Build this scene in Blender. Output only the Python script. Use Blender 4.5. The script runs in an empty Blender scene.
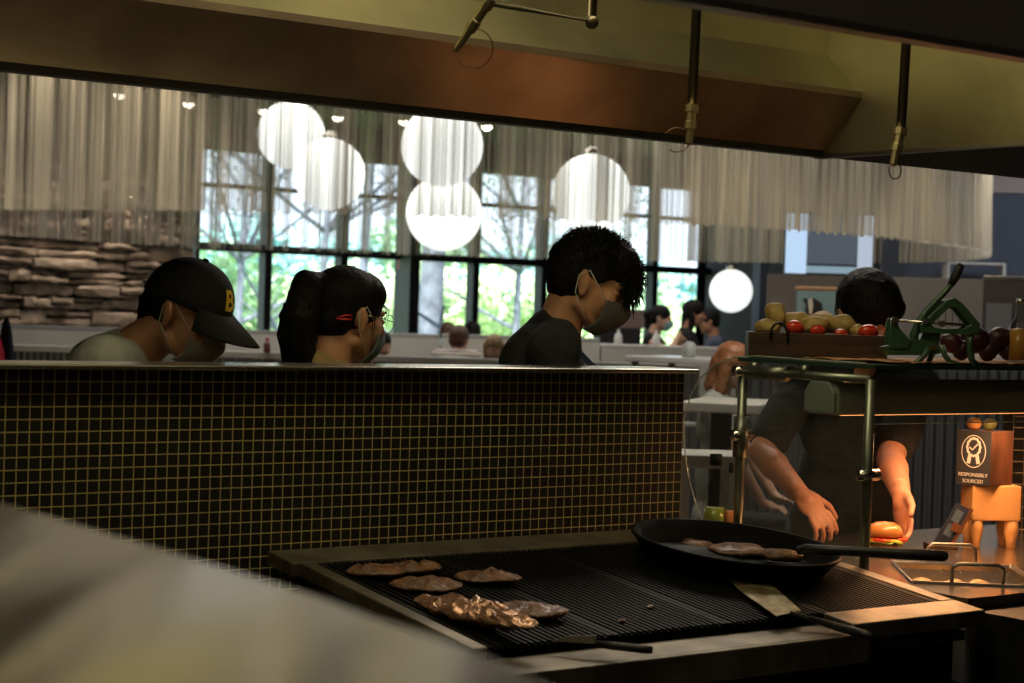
import bpy, bmesh, math, random
from mathutils import Vector, Matrix, Euler, noise
C = bpy.context.scene.collection
rnd = random.Random(7)
# ------------------------------------------------------------------ camera
F = 1850.0; CAMZ = 1.5
YAW = math.radians(36.5); PIT = math.radians(-0.97); ROL = math.radians(1.8)
CAM = Vector((0, 0, CAMZ))
r0 = Vector((math.cos(YAW), -math.sin(YAW), 0))
fw = Vector((math.sin(YAW)*math.cos(PIT), math.cos(YAW)*math.cos(PIT), math.sin(PIT)))
u0 = r0.cross(fw)
cr = r0*math.cos(ROL) + u0*math.sin(ROL)
cu = u0*math.cos(ROL) - r0*math.sin(ROL)
def ray(px, py): return fw + cr*((px-512)/F) + cu*((341.5-py)/F)
def P(px, py, Z): return CAM + ray(px, py)*Z
def on_x(px, py, x): d = ray(px, py); return CAM + d*(x/d.x)
def on_y(px, py, y): d = ray(px, py); return CAM + d*(y/d.y)
def on_z(px, py, z): d = ray(px, py); return CAM + d*((z-CAMZ)/d.z)
cam = bpy.data.cameras.new('camera'); cam.sensor_width = 36; cam.lens = F*36/1024
cam.dof.use_dof = True; cam.dof.focus_distance = 4.6; cam.dof.aperture_fstop = 5.8; cam.clip_start = .02; cam.clip_end = 500
co = bpy.data.objects.new('camera', cam); C.objects.link(co)
M = Matrix.Identity(4)
for i in range(3): M[i][0] = cr[i]; M[i][1] = cu[i]; M[i][2] = -fw[i]; M[i][3] = CAM[i]
co.matrix_world = M
bpy.context.scene.camera = co
# ------------------------------------------------------------------ materials
_m = {}
def mat(name, col, rough=.6, metal=0., var=.0, vscale=8., bump=0., bscale=60., stretch=None, emit=None, es=0., coat=0., col2=None, trans=0., alpha=1., sheen=0., spec=.5, sss=0.):
    if name in _m: return _m[name]
    m = bpy.data.materials.new(name); m.use_nodes = True; nt = m.node_tree; b = nt.nodes['Principled BSDF']
    def S(k, v):
        if k in b.inputs: b.inputs[k].default_value = v
    S('Base Color', (*col, 1)); S('Roughness', rough); S('Metallic', metal); S('Coat Weight', coat)
    S('Transmission Weight', trans); S('Alpha', alpha); S('Specular IOR Level', spec); S('Sheen Weight', sheen)
    if sss: S('Subsurface Weight', sss); S('Subsurface Radius', (.01, .004, .002)); S('Subsurface Scale', 1.)
    if emit: S('Emission Color', (*emit, 1)); S('Emission Strength', es)
    if var or bump or col2:
        tc = nt.nodes.new('ShaderNodeTexCoord'); mp = nt.nodes.new('ShaderNodeMapping')
        nt.links.new(tc.outputs['Object'], mp.inputs['Vector'])
        if stretch: mp.inputs['Scale'].default_value = stretch
        if var or col2:
            n = nt.nodes.new('ShaderNodeTexNoise'); n.inputs['Scale'].default_value = vscale; n.inputs['Detail'].default_value = 5
            nt.links.new(mp.outputs[0], n.inputs['Vector'])
            cr_ = nt.nodes.new('ShaderNodeValToRGB'); nt.links.new(n.outputs[0], cr_.inputs[0])
            a = cr_.color_ramp.elements
            c2 = col2 or tuple(min(1, c*(1+var)) for c in col); c1 = tuple(c*(1-var) for c in col) if not col2 else col
            a[0].position = .35; a[1].position = .65
            a[0].color = (*c1, 1); a[1].color = (*c2, 1)
            nt.links.new(cr_.outputs[0], b.inputs['Base Color'])
        if bump:
            n2 = nt.nodes.new('ShaderNodeTexNoise'); n2.inputs['Scale'].default_value = bscale; n2.inputs['Detail'].default_value = 3
            nt.links.new(mp.outputs[0], n2.inputs['Vector'])
            bp = nt.nodes.new('ShaderNodeBump'); bp.inputs['Strength'].default_value = bump; bp.inputs['Distance'].default_value = .01
            nt.links.new(n2.outputs[0], bp.inputs['Height']); nt.links.new(bp.outputs[0], b.inputs['Normal'])
    _m[name] = m; return m
STEEL = mat('brushed_steel', (.52, .50, .46), .32, 1., var=.1, vscale=6, bump=.08, bscale=30, stretch=(1, 30, 30))
STEELD = mat('worn_steel', (.30, .28, .24), .42, 1., var=.3, vscale=5, bump=.15, bscale=25)
HOODIN = mat('grease_tinted_steel', (.45, .42, .27), .38, .9, var=.18, vscale=3, bump=.1, bscale=8)
HOODBR = mat('warm_reflection_steel', (.36, .28, .21), .42, .9, var=.22, vscale=4, bump=.1, bscale=9)  # brown base colour carries the warm reflection of the grill
HOODOUT = mat('hood_outer_steel', (.36, .30, .21), .45, .4, var=.12, vscale=2)
BLACKM = mat('black_metal', (.012, .012, .012), .45, .3, var=.3, vscale=20)
IRON = mat('cast_iron', (.0045, .0045, .0045), .55, .0, spec=.14, var=.4, vscale=30, bump=.08, bscale=160)
DARK = mat('matte_black', (.008, .008, .009), .8)
CHROME = mat('chrome', (.7, .68, .62), .16, 1.)
WHITEP = mat('cream_panel', (.58, .57, .52), .5, var=.06, vscale=3)
GREYP = mat('grey_laminate', (.33, .34, .33), .5, var=.08, vscale=4)
SLATE = mat('slate_blue_paint', (.035, .042, .06), .7, var=.15, vscale=2)
GREYW = mat('grey_paint', (.13, .12, .125), .8, var=.1, vscale=2)
MAROON = mat('dark_maroon_paint', (.03, .012, .018), .7, var=.2, vscale=2)
SKIN = mat('skin_tan', (.52, .27, .16), .5, var=.1, vscale=30, sss=.15)
SKIN2 = mat('skin_light', (.62, .36, .25), .5, var=.1, vscale=30, sss=.15)
HAIRB = mat('black_hair', (.006, .0055, .0055), .6, spec=.2, var=.5, vscale=60, bump=.5, bscale=150, stretch=(1, 1, .2))
HAIRBR = mat('brown_hair', (.09, .04, .02), .5, var=.4, vscale=60)
HAIRRED = mat('auburn_hair', (.30, .12, .045), .5, var=.4, vscale=60)
HAIRBL = mat('dark_blonde_hair', (.30, .19, .09), .5, var=.4, vscale=60)
BLKCLOTH = mat('black_cloth', (.009, .010, .012), .9, var=.3, vscale=40, bump=.3, bscale=80)
NAVY = mat('navy_cloth', (.01, .015, .035), .85, var=.2, vscale=30)
GREYCLOTH = mat('pale_grey_cloth', (.40, .42, .38), .9, var=.1, vscale=30, bump=.2, bscale=60)
OLIVE = mat('mustard_cloth', (.30, .22, .09), .9, var=.15, vscale=30)
MASKG = mat('grey_mask_cloth', (.10, .10, .095), .9, bump=.2, bscale=120, var=.1)
MASKB = mat('blue_grey_mask', (.16, .21, .22), .85, var=.1)
MASKL = mat('light_mask', (.34, .32, .30), .85, var=.08)
MASKBL = mat('light_blue_mask', (.25, .50, .58), .85, var=.05)
STRAP = mat('white_elastic', (.55, .54, .46), .7)
JEANS = mat('dark_trousers', (.02, .02, .028), .9, var=.2)
WOODL = mat('pale_wood', (.62, .34, .13), .5, var=.18, vscale=7, stretch=(1, 1, .15))
WOODD = mat('dark_walnut', (.055, .027, .013), .55, var=.45, vscale=12, stretch=(.3, 3, 3))
WOODR = mat('red_brown_wood', (.10, .036, .015), .5, var=.4, vscale=14, stretch=(2, 2, .5))
GREENP = mat('green_enamel', (.032, .08, .042), .35, var=.15, vscale=20, coat=.2)
GLASSM = bpy.data.materials.new('clear_glass'); GLASSM.use_nodes = True
def glass_nodes(m, tint, rough, f):
    nt = m.node_tree; nt.nodes.clear(); o = nt.nodes.new('ShaderNodeOutputMaterial'); mx = nt.nodes.new('ShaderNodeMixShader')
    t = nt.nodes.new('ShaderNodeBsdfTransparent'); t.inputs[0].default_value = (*tint, 1)
    g = nt.nodes.new('ShaderNodeBsdfGlossy'); g.inputs['Roughness'].default_value = rough
    lw_ = nt.nodes.new('ShaderNodeLayerWeight'); lw_.inputs[0].default_value = .5
    pw = nt.nodes.new('ShaderNodeMath'); pw.operation = 'POWER'; nt.links.new(lw_.outputs['Facing'], pw.inputs[0]); pw.inputs[1].default_value = 3.5
    ml = nt.nodes.new('ShaderNodeMath'); ml.operation = 'MULTIPLY_ADD'; nt.links.new(pw.outputs[0], ml.inputs[0]); ml.inputs[1].default_value = .6*f; ml.inputs[2].default_value = .03*f
    nt.links.new(ml.outputs[0], mx.inputs[0]); nt.links.new(t.outputs[0], mx.inputs[1]); nt.links.new(g.outputs[0], mx.inputs[2]); nt.links.new(mx.outputs[0], o.inputs[0])
glass_nodes(GLASSM, (.94, .96, .95), .04, 1.)
SMG = bpy.data.materials.new('smudged_glass'); SMG.use_nodes = True; glass_nodes(SMG, (.94, .96, .95), .05, 1.)
def smudge(m):
    nt = m.node_tree; o = [n for n in nt.nodes if n.type == 'OUTPUT_MATERIAL'][0]; src = o.inputs[0].links[0].from_socket
    mx = nt.nodes.new('ShaderNodeMixShader'); d = nt.nodes.new('ShaderNodeBsdfDiffuse'); d.inputs[0].default_value = (.7, .74, .76, 1)
    nz = nt.nodes.new('ShaderNodeTexNoise'); nz.inputs['Scale'].default_value = 7; mr = nt.nodes.new('ShaderNodeMapRange'); mr.inputs[3].default_value = .005; mr.inputs[4].default_value = .05
    nt.links.new(nz.outputs[0], mr.inputs[0]); nt.links.new(mr.outputs[0], mx.inputs[0]); nt.links.new(src, mx.inputs[1]); nt.links.new(d.outputs[0], mx.inputs[2]); nt.links.new(mx.outputs[0], o.inputs[0])
smudge(SMG)
WINGL = bpy.data.materials.new('window_glass'); WINGL.use_nodes = True; glass_nodes(WINGL, (.95, .98, 1.), .02, .6)
# ------------------------------------------------------------------ helpers
def new_obj(name, bm, m, parent=None, smooth=False, bevel=0., norm=True):
    if norm and bm.faces: bmesh.ops.recalc_face_normals(bm, faces=bm.faces[:])
    me = bpy.data.meshes.new(name); bm.to_mesh(me); bm.free()
    if not isinstance(m, (list, tuple)): m = [m]
    for x in m: me.materials.append(x)
    if smooth:
        for p in me.polygons: p.use_smooth = True
    o = bpy.data.objects.new(name, me); C.objects.link(o)
    if parent: o.parent = parent
    if bevel:
        b = o.modifiers.new('bevel', 'BEVEL'); b.width = bevel; b.segments = 2; b.limit_method = 'ANGLE'
    return o
def tag(o, label, cat, group=None, kind=None):
    o['label'] = label; o['category'] = cat
    if group: o['group'] = group
    if kind: o['kind'] = kind
    return o
def struct(o, label=None, cat=None):
    o['kind'] = 'structure'
    if label: o['label'] = label
    if cat: o['category'] = cat
    return o
def empty(name, loc, label, cat, rz=0, group=None):
    o = bpy.data.objects.new(name, None); C.objects.link(o); o.location = loc; o.rotation_euler = (0, 0, rz); o.empty_display_size = .1
    return tag(o, label, cat, group)
def box(bm, x0, x1, y0, y1, z0, z1, mtx=None):
    vs = [Vector((x, y, z)) for z in (z0, z1) for y in (y0, y1) for x in (x0, x1)]
    if mtx: vs = [mtx @ v for v in vs]
    v = [bm.verts.new(p) for p in vs]
    for f in ((0, 2, 3, 1), (4, 5, 7, 6), (0, 1, 5, 4), (2, 6, 7, 3), (0, 4, 6, 2), (1, 3, 7, 5)): bm.faces.new([v[i] for i in f])
    return v
def bx(name, dims, m, parent=None, bevel=0.):
    bm = bmesh.new(); box(bm, *dims); return new_obj(name, bm, m, parent, bevel=bevel)
def frame_of(d):
    d = d.normalized(); a = Vector((0, 0, 1)) if abs(d.z) < .9 else Vector((1, 0, 0))
    s = d.cross(a).normalized(); return s, s.cross(d).normalized(), d
def tube(bm, pts, r, n=10, caps=True):
    pts = [Vector(p) for p in pts]; R = r if isinstance(r, (list, tuple)) else [r]*len(pts)
    rings = []; up = None
    for i, p in enumerate(pts):
        d = (pts[min(i+1, len(pts)-1)] - pts[max(i-1, 0)]).normalized()
        if up is None: s, up, _ = frame_of(d)
        s = d.cross(up).normalized(); up = s.cross(d).normalized()
        rings.append([bm.verts.new(p + (s*math.cos(2*math.pi*k/n) + up*math.sin(2*math.pi*k/n))*R[i]) for k in range(n)])
    for a, b in zip(rings, rings[1:]):
        for k in range(n): bm.faces.new((a[k], a[(k+1) % n], b[(k+1) % n], b[k]))
    if caps: bm.faces.new(rings[0]); bm.faces.new(rings[-1])
def lathe(bm, prof, n=24, mtx=None, caps=True):
    mtx = mtx or Matrix.Identity(4); rings = []
    for r, z in prof: rings.append([bm.verts.new(mtx @ Vector((r*math.cos(2*math.pi*k/n), r*math.sin(2*math.pi*k/n), z))) for k in range(n)])
    for a, b in zip(rings, rings[1:]):
        for k in range(n): bm.faces.new((a[k], a[(k+1) % n], b[(k+1) % n], b[k]))
    if caps:
        bm.faces.new(rings[0]); bm.faces.new(rings[-1])
def prism(bm, pts, off):
    """outline of 3-D points extruded by the vector off"""
    off = Vector(off); a = [bm.verts.new(Vector(p)) for p in pts]; b = [bm.verts.new(Vector(p)+off) for p in pts]; n = len(a)
    bm.faces.new(a); bm.faces.new(b[::-1])
    for i in range(n): bm.faces.new((a[i], a[(i+1) % n], b[(i+1) % n], b[i]))
def ell(bm, c, r, rot=None, seg=20, rings=14, M4=None):
    q = Matrix.Translation(Vector(c)) @ ((rot if isinstance(rot, Matrix) else Euler(rot).to_matrix().to_4x4()) if rot else Matrix.Identity(4)) @ Matrix.Diagonal((*r, 1))
    if M4: q = M4 @ q
    bmesh.ops.create_uvsphere(bm, u_segments=seg, v_segments=rings, radius=1, matrix=q)
def cap(bm, p0, p1, ra, rb, seg=16, M4=None):
    p0 = Vector(p0); p1 = Vector(p1)
    if M4: p0 = M4 @ p0; p1 = M4 @ p1
    s, u, d = frame_of(p1-p0); R = Matrix((s, u, d)).transposed().to_4x4()
    ret = bmesh.ops.create_uvsphere(bm, u_segments=seg, v_segments=10, radius=1)
    for v in ret['verts']:
        q = v.co.copy(); b = q.z >= -1e-6
        v.co = (p1 if b else p0) + (R @ q)*(rb if b else ra)
def shapes(bm, L):
    for s in L:
        if s[0] == 'e': ell(bm, s[1], s[2], s[3] if len(s) > 3 else None, M4=s[4] if len(s) > 4 else None)
        else: cap(bm, s[1], s[2], s[3], s[4], M4=s[5] if len(s) > 5 else None)
def blob(name, L, vox, m, parent, it=6, extra=None, disp=0, dscale=60):
    bm = bmesh.new(); shapes(bm, L)
    me = bpy.data.meshes.new('tmp'); bm.to_mesh(me); bm.free()
    o = bpy.data.objects.new('tmp', me); C.objects.link(o)
    rm = o.modifiers.new('r', 'REMESH'); rm.mode = 'VOXEL'; rm.voxel_size = vox
    sm = o.modifiers.new('s', 'SMOOTH'); sm.iterations = it; sm.factor = .5
    me2 = bpy.data.meshes.new_from_object(o.evaluated_get(bpy.context.evaluated_depsgraph_get()))
    bpy.data.objects.remove(o)
    b2 = bmesh.new(); b2.from_mesh(me2); bpy.data.meshes.remove(me2)
    if disp:
        b2.normal_update()
        for v in b2.verts: v.co += v.normal*disp*noise.fractal(v.co*dscale, .8, 2., 3)
    if extra: extra(b2)
    return new_obj(name, b2, m, parent, smooth=True, norm=False)
def copy_tree(o, parent=None):
    c = o.copy(); C.objects.link(c); c.parent = parent
    for ch in list(o.children): copy_tree(ch, c)
    return c
def arc(p0, p1, p2, n=12):
    p0, p1, p2 = Vector(p0), Vector(p1), Vector(p2)
    return [p0*(1-t)**2 + p1*2*t*(1-t) + p2*t*t for t in [i/n for i in range(n+1)]]
# ------------------------------------------------------------------ room shell
CEIL = 3.62; YB = 19.7; XR = 18.0; XL = -3.; YF = -3.
fl = mat('floor_tile', (.16, .13, .10), .45, var=.15, vscale=3)
struct(bx('floor', (XL, XR+.2, YF, YB+.2, -.1, 0), fl))
ceilm = mat('ceiling_paint', (.20, .19, .175), .9, var=.08, vscale=1)
struct(bx('ceiling', (XL, XR+.2, YF, YB+.2, CEIL, CEIL+.15), ceilm))
struct(bx('wall_left', (XL-.2, XL, YF, YB+.2, -.1, CEIL+.15), GREYW))
struct(bx('wall_behind', (XL, XR+.2, YF-.2, YF, -.1, CEIL+.15), mat('kitchen_wall', (.22, .2, .17), .6)))
struct(bx('wall_right', (XR, XR+.2, YF, YB+.2, -.1, CEIL+.15), mat('right_wall_paint', (.030, .026, .034), .75, var=.2, vscale=1.)))
# window wall -----------------------------------------------------------
def wx(px): return on_y(px, 300, YB).x
WF = mat('bronze_window_frame', (.016, .017, .024), .5, .3)
zs = [.93, 1.93, 2.02, 2.60, 2.68, 3.16]    # sill, row tops
zr0, zr1 = on_y(230, 350, YB).z, on_y(230, 251.5, YB).z
zr2, zr3 = on_y(230, 246, YB).z, on_y(230, 188, YB).z
zr4, zr5 = on_y(230, 184, YB).z, on_y(230, 151, YB).z
cols = [193, 266, 342, 402, 474, 542, 602, 653, 708]
bm = bmesh.new()
x0 = wx(193); x1 = wx(709)
box(bm, x0-.02, x1+.05, YB, YB+.2, 0, zr0-.05); box(bm, x0-.02, x1+.05, YB, YB+.2, zr5+.05, CEIL)
struct(new_obj('wall_far', bm, mat('far_wall_paint', (.16, .15, .145), .8)))
struct(bx('wall_far_right', (x1+.05, XR, YB, YB+.2, 0, CEIL), mat('maroon_wall', (.035, .016, .02), .7)))
n = 0
for a, b in zip(cols, cols[1:]):
    n += 1; xa, xb = wx(a), wx(b); w = .055
    if a == 342: w = .10
    root = bpy.data.objects.new('window_%d' % n, None); C.objects.link(root); root.location = ((xa+xb)/2, YB, zr0); struct(root)
    cx = (xa+xb)/2; bm = bmesh.new(); d0, d1 = -.04, .12
    hw = (xb-xa)/2; ww = .05 if a not in (402,) else .13
    box(bm, -hw, -hw+ww, d0, d1, -.05, zr5-zr0+.05); box(bm, hw-.05, hw, d0, d1, -.05, zr5-zr0+.05)
    for (za, zb) in ((-.05, 0), (zr1-zr0, zr2-zr0), (zr3-zr0, zr4-zr0), (zr5-zr0, zr5-zr0+.05)): box(bm, -hw+ww, hw-.05, d0, d1, za, zb)
    new_obj('window_frame', bm, WF, root)
    for za, zb in ((0, zr1-zr0), (zr2-zr0, zr3-zr0), (zr4-zr0, zr5-zr0)):
        bx('pane', (-hw+ww, hw-.05, .03, .04, za, zb), WINGL, root)
# the beam seen dark through the windows' mid height
struct(bx('trim_1', (x0, x1, YB-.10, YB-.05, zr1-.0, zr2+.03), WF))
struct(bx('column_1' if False else 'trim_2', (wx(394), wx(404), YB-.35, YB-.11, 0, CEIL), mat('dark_column', (.014, .014, .018), .5)))
struct(bx('trim_3', (x1-.02, x1+.18, YB-.18, YB-.02, 0, CEIL), mat('beige_column', (.36, .31, .27), .6)))
# stone wall ------------------------------------------------------------
stone = mat('ledge_stone', (.17, .13, .10), .85, vscale=3.5, col2=(.50, .41, .33), bump=.6, bscale=14)
grout = mat('stone_gap', (.02, .015, .012), .9)
bm = bmesh.new(); xs0 = XL; xs1 = x0-.15; YS = YB-.25
def stone_block(x, w, z, h):
    dy = rnd.uniform(0, .15); g = .006; k = 8; lo = []; hi = []; tl_ = rnd.uniform(-.02, .02)
    for i in range(k):
        t = i/(k-1); e = rnd.uniform(.55, .9) if i in (0, k-1) else 1
        hi.append(Vector((x+g+(w-2*g)*t, YS-dy, z+h*(.5+.46*e)+rnd.uniform(-.016, .012)+tl_*(t-.5)))); lo.append(Vector((x+g+(w-2*g)*t, YS-dy, z+h*(.5-.46*e)+rnd.uniform(-.008, .016)+tl_*(t-.5))))
    pts = lo+hi[::-1]; a = [bm.verts.new(p) for p in pts]; c = sum(pts, Vector())/len(pts)
    b = [bm.verts.new(Vector((c.x+(p.x-c.x)*.985, YS-dy-rnd.uniform(.015, .045), c.z+(p.z-c.z)*rnd.uniform(.6, .92)))) for p in pts]
    bb = [bm.verts.new(p+Vector((0, dy+.05, 0))) for p in pts]; cc = bm.verts.new(Vector((c.x+rnd.uniform(-.2, .2)*w, YS-dy-.05, c.z+rnd.uniform(-.1, .2)*h))); n = len(a)
    for i in range(n):
        j = (i+1) % n
        bm.faces.new((cc, b[i], b[j])); bm.faces.new((a[i], a[j], b[j], b[i])); bm.faces.new((bb[i], bb[j], a[j], a[i]))
z = .0
while z < CEIL-.02:
    h = rnd.uniform(.11, .20); x = 1.0 + rnd.uniform(-.3, 0)
    while x < xs1:
        w = min(rnd.uniform(.25, .85), xs1-x)
        if w > .06:
            if rnd.random() < .55:
                f = rnd.uniform(.35, .65); stone_block(x, w, z, h*f); m_ = rnd.uniform(.3, .7)
                if rnd.random() < .4 and w > .4: stone_block(x, w*m_, z+h*f, h*(1-f)); stone_block(x+w*m_, w*(1-m_), z+h*f, h*(1-f))
                else: stone_block(x, w, z+h*f, h*(1-f))
            else: stone_block(x, w, z, h)
        x += w
    z += h
struct(new_obj('wall_stone', bm, stone))
struct(bx('wall_stone_backing', (xs0, xs1, YS+.02, YB+.2, 0, CEIL), grout))
struct(bx('wall_soffit', (xs0, XR, YS-.2, YS-.12, 3.28, CEIL), mat('soffit_paint', (.30, .27, .22), .8)))
# ------------------------------------------------------------------ outdoors
w = bpy.data.worlds.new('sky'); bpy.context.scene.world = w; w.use_nodes = True
bg = w.node_tree.nodes['Background']; bg.inputs[0].default_value = (.80, .90, 1.0, 1); bg.inputs[1].default_value = 1.9
sun = bpy.data.lights.new('sun', 'SUN'); sun.energy = 12; sun.angle = .01; sun.color = (1, .95, .82)
so = bpy.data.objects.new('sun', sun); C.objects.link(so); so.rotation_euler = (math.radians(38), math.radians(-22), math.radians(-20))
GZ = -4.5
gm = mat('lawn', (.22, .36, .10), .9, var=.3, vscale=.3)
struct(bx('ground', (-60, 160, YB+3, 190, GZ-.3, GZ), gm))
def leafmat(nm, c): return mat(nm, c, .6, var=.35, vscale=1.2)
LEAF = [leafmat('leaf_yellow_green', (.58, .76, .42)), leafmat('leaf_mid_green', (.40, .58, .38)), leafmat('leaf_blue_green', (.26, .52, .52))]
LEAFD = mat('leaf_grey_green', (.16, .22, .16), .7)
BARK = mat('bark_grey', (.14, .16, .20), .9, var=.3, vscale=6)  # bark colour lightened in place of haze, softens branch contrast
def crown_mesh(seed, N, R, leaf):
    r = random.Random(seed); bm = bmesh.new(); cl = []
    for _ in range(26):
        th = r.uniform(0, 2*math.pi); ph = r.uniform(-.5, 1.4); q = r.uniform(.45, .85)
        cl.append((Vector((math.cos(th)*math.cos(ph)*R[0]*q, math.sin(th)*math.cos(ph)*R[0]*q, math.sin(ph)*R[1]*q)), r.uniform(.25, .42)*R[0]))
    for i in range(N):
        c, s = cl[i % len(cl)]
        d = Vector((r.gauss(0, 1), r.gauss(0, 1), r.gauss(0, 1))).normalized()*s*r.uniform(.6, 1.05)
        p = c+d; a = Vector((r.gauss(0, 1), r.gauss(0, 1), r.gauss(0, 1))).normalized(); b = a.orthogonal().normalized()
        l = leaf*r.uniform(.6, 1.4)
        vs = [bm.verts.new(p+a*l), bm.verts.new(p+b*l*.5), bm.verts.new(p-a*l), bm.verts.new(p-b*l*.5)]; bm.faces.new(vs)
    return bm
def trunk_bm(h, r, bend=.2, branches=6, seed=1, spread=1.):
    q = random.Random(seed); bm = bmesh.new()
    pts = [Vector((bend*math.sin(i/8*2)*.5, bend*math.cos(i/5), h*i/8)) for i in range(9)]; pts = [p-Vector((pts[0].x, pts[0].y, 0)) for p in pts]
    tube(bm, pts, [r*(1-.6*i/8) for i in range(9)], 8)
    for k in range(branches):
        i = q.randint(3, 7); p = pts[i]; th = q.uniform(0, 6.28); L = h*q.uniform(.25, .5)*spread
        e = p+Vector((math.cos(th)*L, math.sin(th)*L, L*q.uniform(.5, 1.1)))
        m_ = (p+e)/2+Vector((0, 0, -.08*L)); a = arc(p, m_, e, 6); tube(bm, a, [r*.4*(1-.8*j/6) for j in range(7)], 6)
        for _ in range(4):
            s = a[q.randint(2, 5)]; th2 = th+q.uniform(-1.3, 1.3); L2 = L*q.uniform(.3, .6)
            e2 = s+Vector((math.cos(th2)*L2, math.sin(th2)*L2, L2*q.uniform(-.1, 1.)))
            tube(bm, arc(s, (s+e2)/2+Vector((0, 0, .05*L2)), e2, 4), [r*.14, r*.12, r*.09, r*.06, r*.03], 5)
    return bm
protos = []
def tree_proto(seed, H, R, leafm, N=5200, leaf=.17):
    root = empty('leafy_tree', (0, 0, GZ), '', 'tree')
    t = new_obj('trunk', trunk_bm(H*.62, .12, .3, 4, seed, .5), BARK, root, smooth=True)
    c = new_obj('crown', crown_mesh(seed, N, R, leaf), leafm, root, norm=False); c.location = (0, 0, H-R[1]*.9)
    return root
protos = [tree_proto(1, 7.2, (3.2, 2.9), LEAF[0]), tree_proto(2, 7.5, (3.4, 3.2), LEAF[1]), tree_proto(3, 7., (3.6, 2.8), LEAF[2])]
used = [False]*3
spots = [(205, 40, 1, 1.), (250, 46, 2, 1.0), (300, 42, 0, .92), (345, 52, 1, 1.), (385, 38, 0, .88), (445, 44, 0, 1.), (500, 48, 2, 1.), (523, 40, 0, .86), (565, 50, 1, 1.05),
         (610, 45, 1, 1.), (640, 60, 2, 1.1), (672, 42, 0, .86), (700, 52, 2, .95), (150, 55, 1, 1.1), (230, 66, 2, 1.25), (330, 70, 2, 1.2), (430, 72, 1, 1.3), (540, 75, 2, 1.25), (740, 60, 1, 1.)]
tl = {0: 'yellow-green sunlit tree', 1: 'mid-green bushy tree', 2: 'blue-green shaded tree'}
wn = ['left end of the windows', 'leftmost window pane', 'second window bay from the left', 'third window bay', 'red alarm bracket', 'middle of the windows', 'striped-shirt diner', 'globe lamp hung third from the right', 'fluffy-haired worker']
for i, (px, Z, k, s) in enumerate(spots):
    o = protos[k] if not used[k] else copy_tree(protos[k])
    used[k] = True; p = P(px, 300, Z); o.location = (p.x, p.y, GZ); o.scale = (s*.95, s*.95, s*.93); o.rotation_euler = (0, 0, rnd.uniform(0, 6))
    side = 'left' if px < 340 else ('middle' if px < 560 else 'right')
    near = 'near' if Z < 45 else ('farther' if Z < 58 else 'distant')
    o['label'] = '%s %s outside the %s windows' % (near, tl[k], side); o['group'] = 'trees outside the %s windows, %s %d' % (side, near, k)
# bare tree and big trunks near the glass
t = empty('bare_tree', (0, 0, GZ), 'thin bare-branched tree outside the second window from the left', 'tree')
new_obj('trunk', trunk_bm(9.5, .10, .5, 12, 11, .8), BARK, t, smooth=True); p = P(300, 300, 29); t.location = (p.x, p.y, GZ)
for px, Z, r, lab, h in ((420, 27, .26, 'thick grey tree trunk behind the glass right of the dark column', 12), (352, 30, .12, 'slender trunk behind the third window from the left', 12)):
    t = empty('tall_tree', (0, 0, GZ), lab, 'tree'); new_obj('trunk', trunk_bm(h, r, .3, 4, int(px), .5), BARK, t, smooth=True)
    c = new_obj('crown', crown_mesh(px, 900, (3.4, 2.4), .06), LEAFD, t, norm=False); c.location = (0, 0, 11.2)
    p = P(px, 300, Z); t.location = (p.x, p.y, GZ)
t = empty('fine_leaved_tree', (0, 0, GZ), 'fine-leaved tree veiling the sky in the leftmost upper panes', 'tree')
new_obj('trunk', trunk_bm(9, .12, .3, 12, 5, .8), BARK, t, smooth=True)
c = new_obj('crown', crown_mesh(77, 2600, (2.6, 2.2), .055), LEAFD, t, norm=False); c.location = (0, 0, 8.4)
p = P(228, 300, 33); t.location = (p.x, p.y, GZ)
t2 = copy_tree(t); p = P(520, 300, 36); t2.location = (p.x, p.y, GZ); t2['label'] = 'fine-leaved tree veiling the sky behind the fluffy-haired worker'; t2.rotation_euler = (0, 0, 2)
# ------------------------------------------------------------------ string curtain (oval, double layer)
ZC = 1.5 + .547
path = []
for px, Z in ((-420, 13.2), (-200, 12.2), (0, 11.9), (220, 11.2), (445, 11.), (590, 11.1), (740, 11.3), (860, 11.9), (930, 12.6), (975, 13.5), (986, 14.3), (980, 15.2), (940, 16.3), (850, 17.4), (740, 18.3), (560, 19.2), (400, 19.5), (300, 19.3), (190, 19.3), (90, 18.4), (0, 17.3), (-200, 16.6), (-420, 16.2), (-500, 14.6)):
    h = P(px, 300, Z); path.append(Vector((h.x, h.y, 0)))
def catmull(pts, per):
    out = []; n = len(pts)
    for i in range(n):
        a, b, c, d = pts[i-1], pts[i], pts[(i+1) % n], pts[(i+2) % n]
        for k in range(per):
            t = k/per
            out.append(.5*((2*b)+(c-a)*t+(2*a-5*b+4*c-d)*t*t+(3*b-a-3*c+d)*t**3))
    return out
sm = catmull(path, 60)
acc = [0.]
for a, b in zip(sm, sm[1:]+[sm[0]]): acc.append(acc[-1]+(b-a).length)
L = acc[-1]; step = .012; N = int(L/step); bm = bmesh.new(); uvl = bm.loops.layers.uv.new('UVMap'); j = 0; prev = None; rows = []
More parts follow.
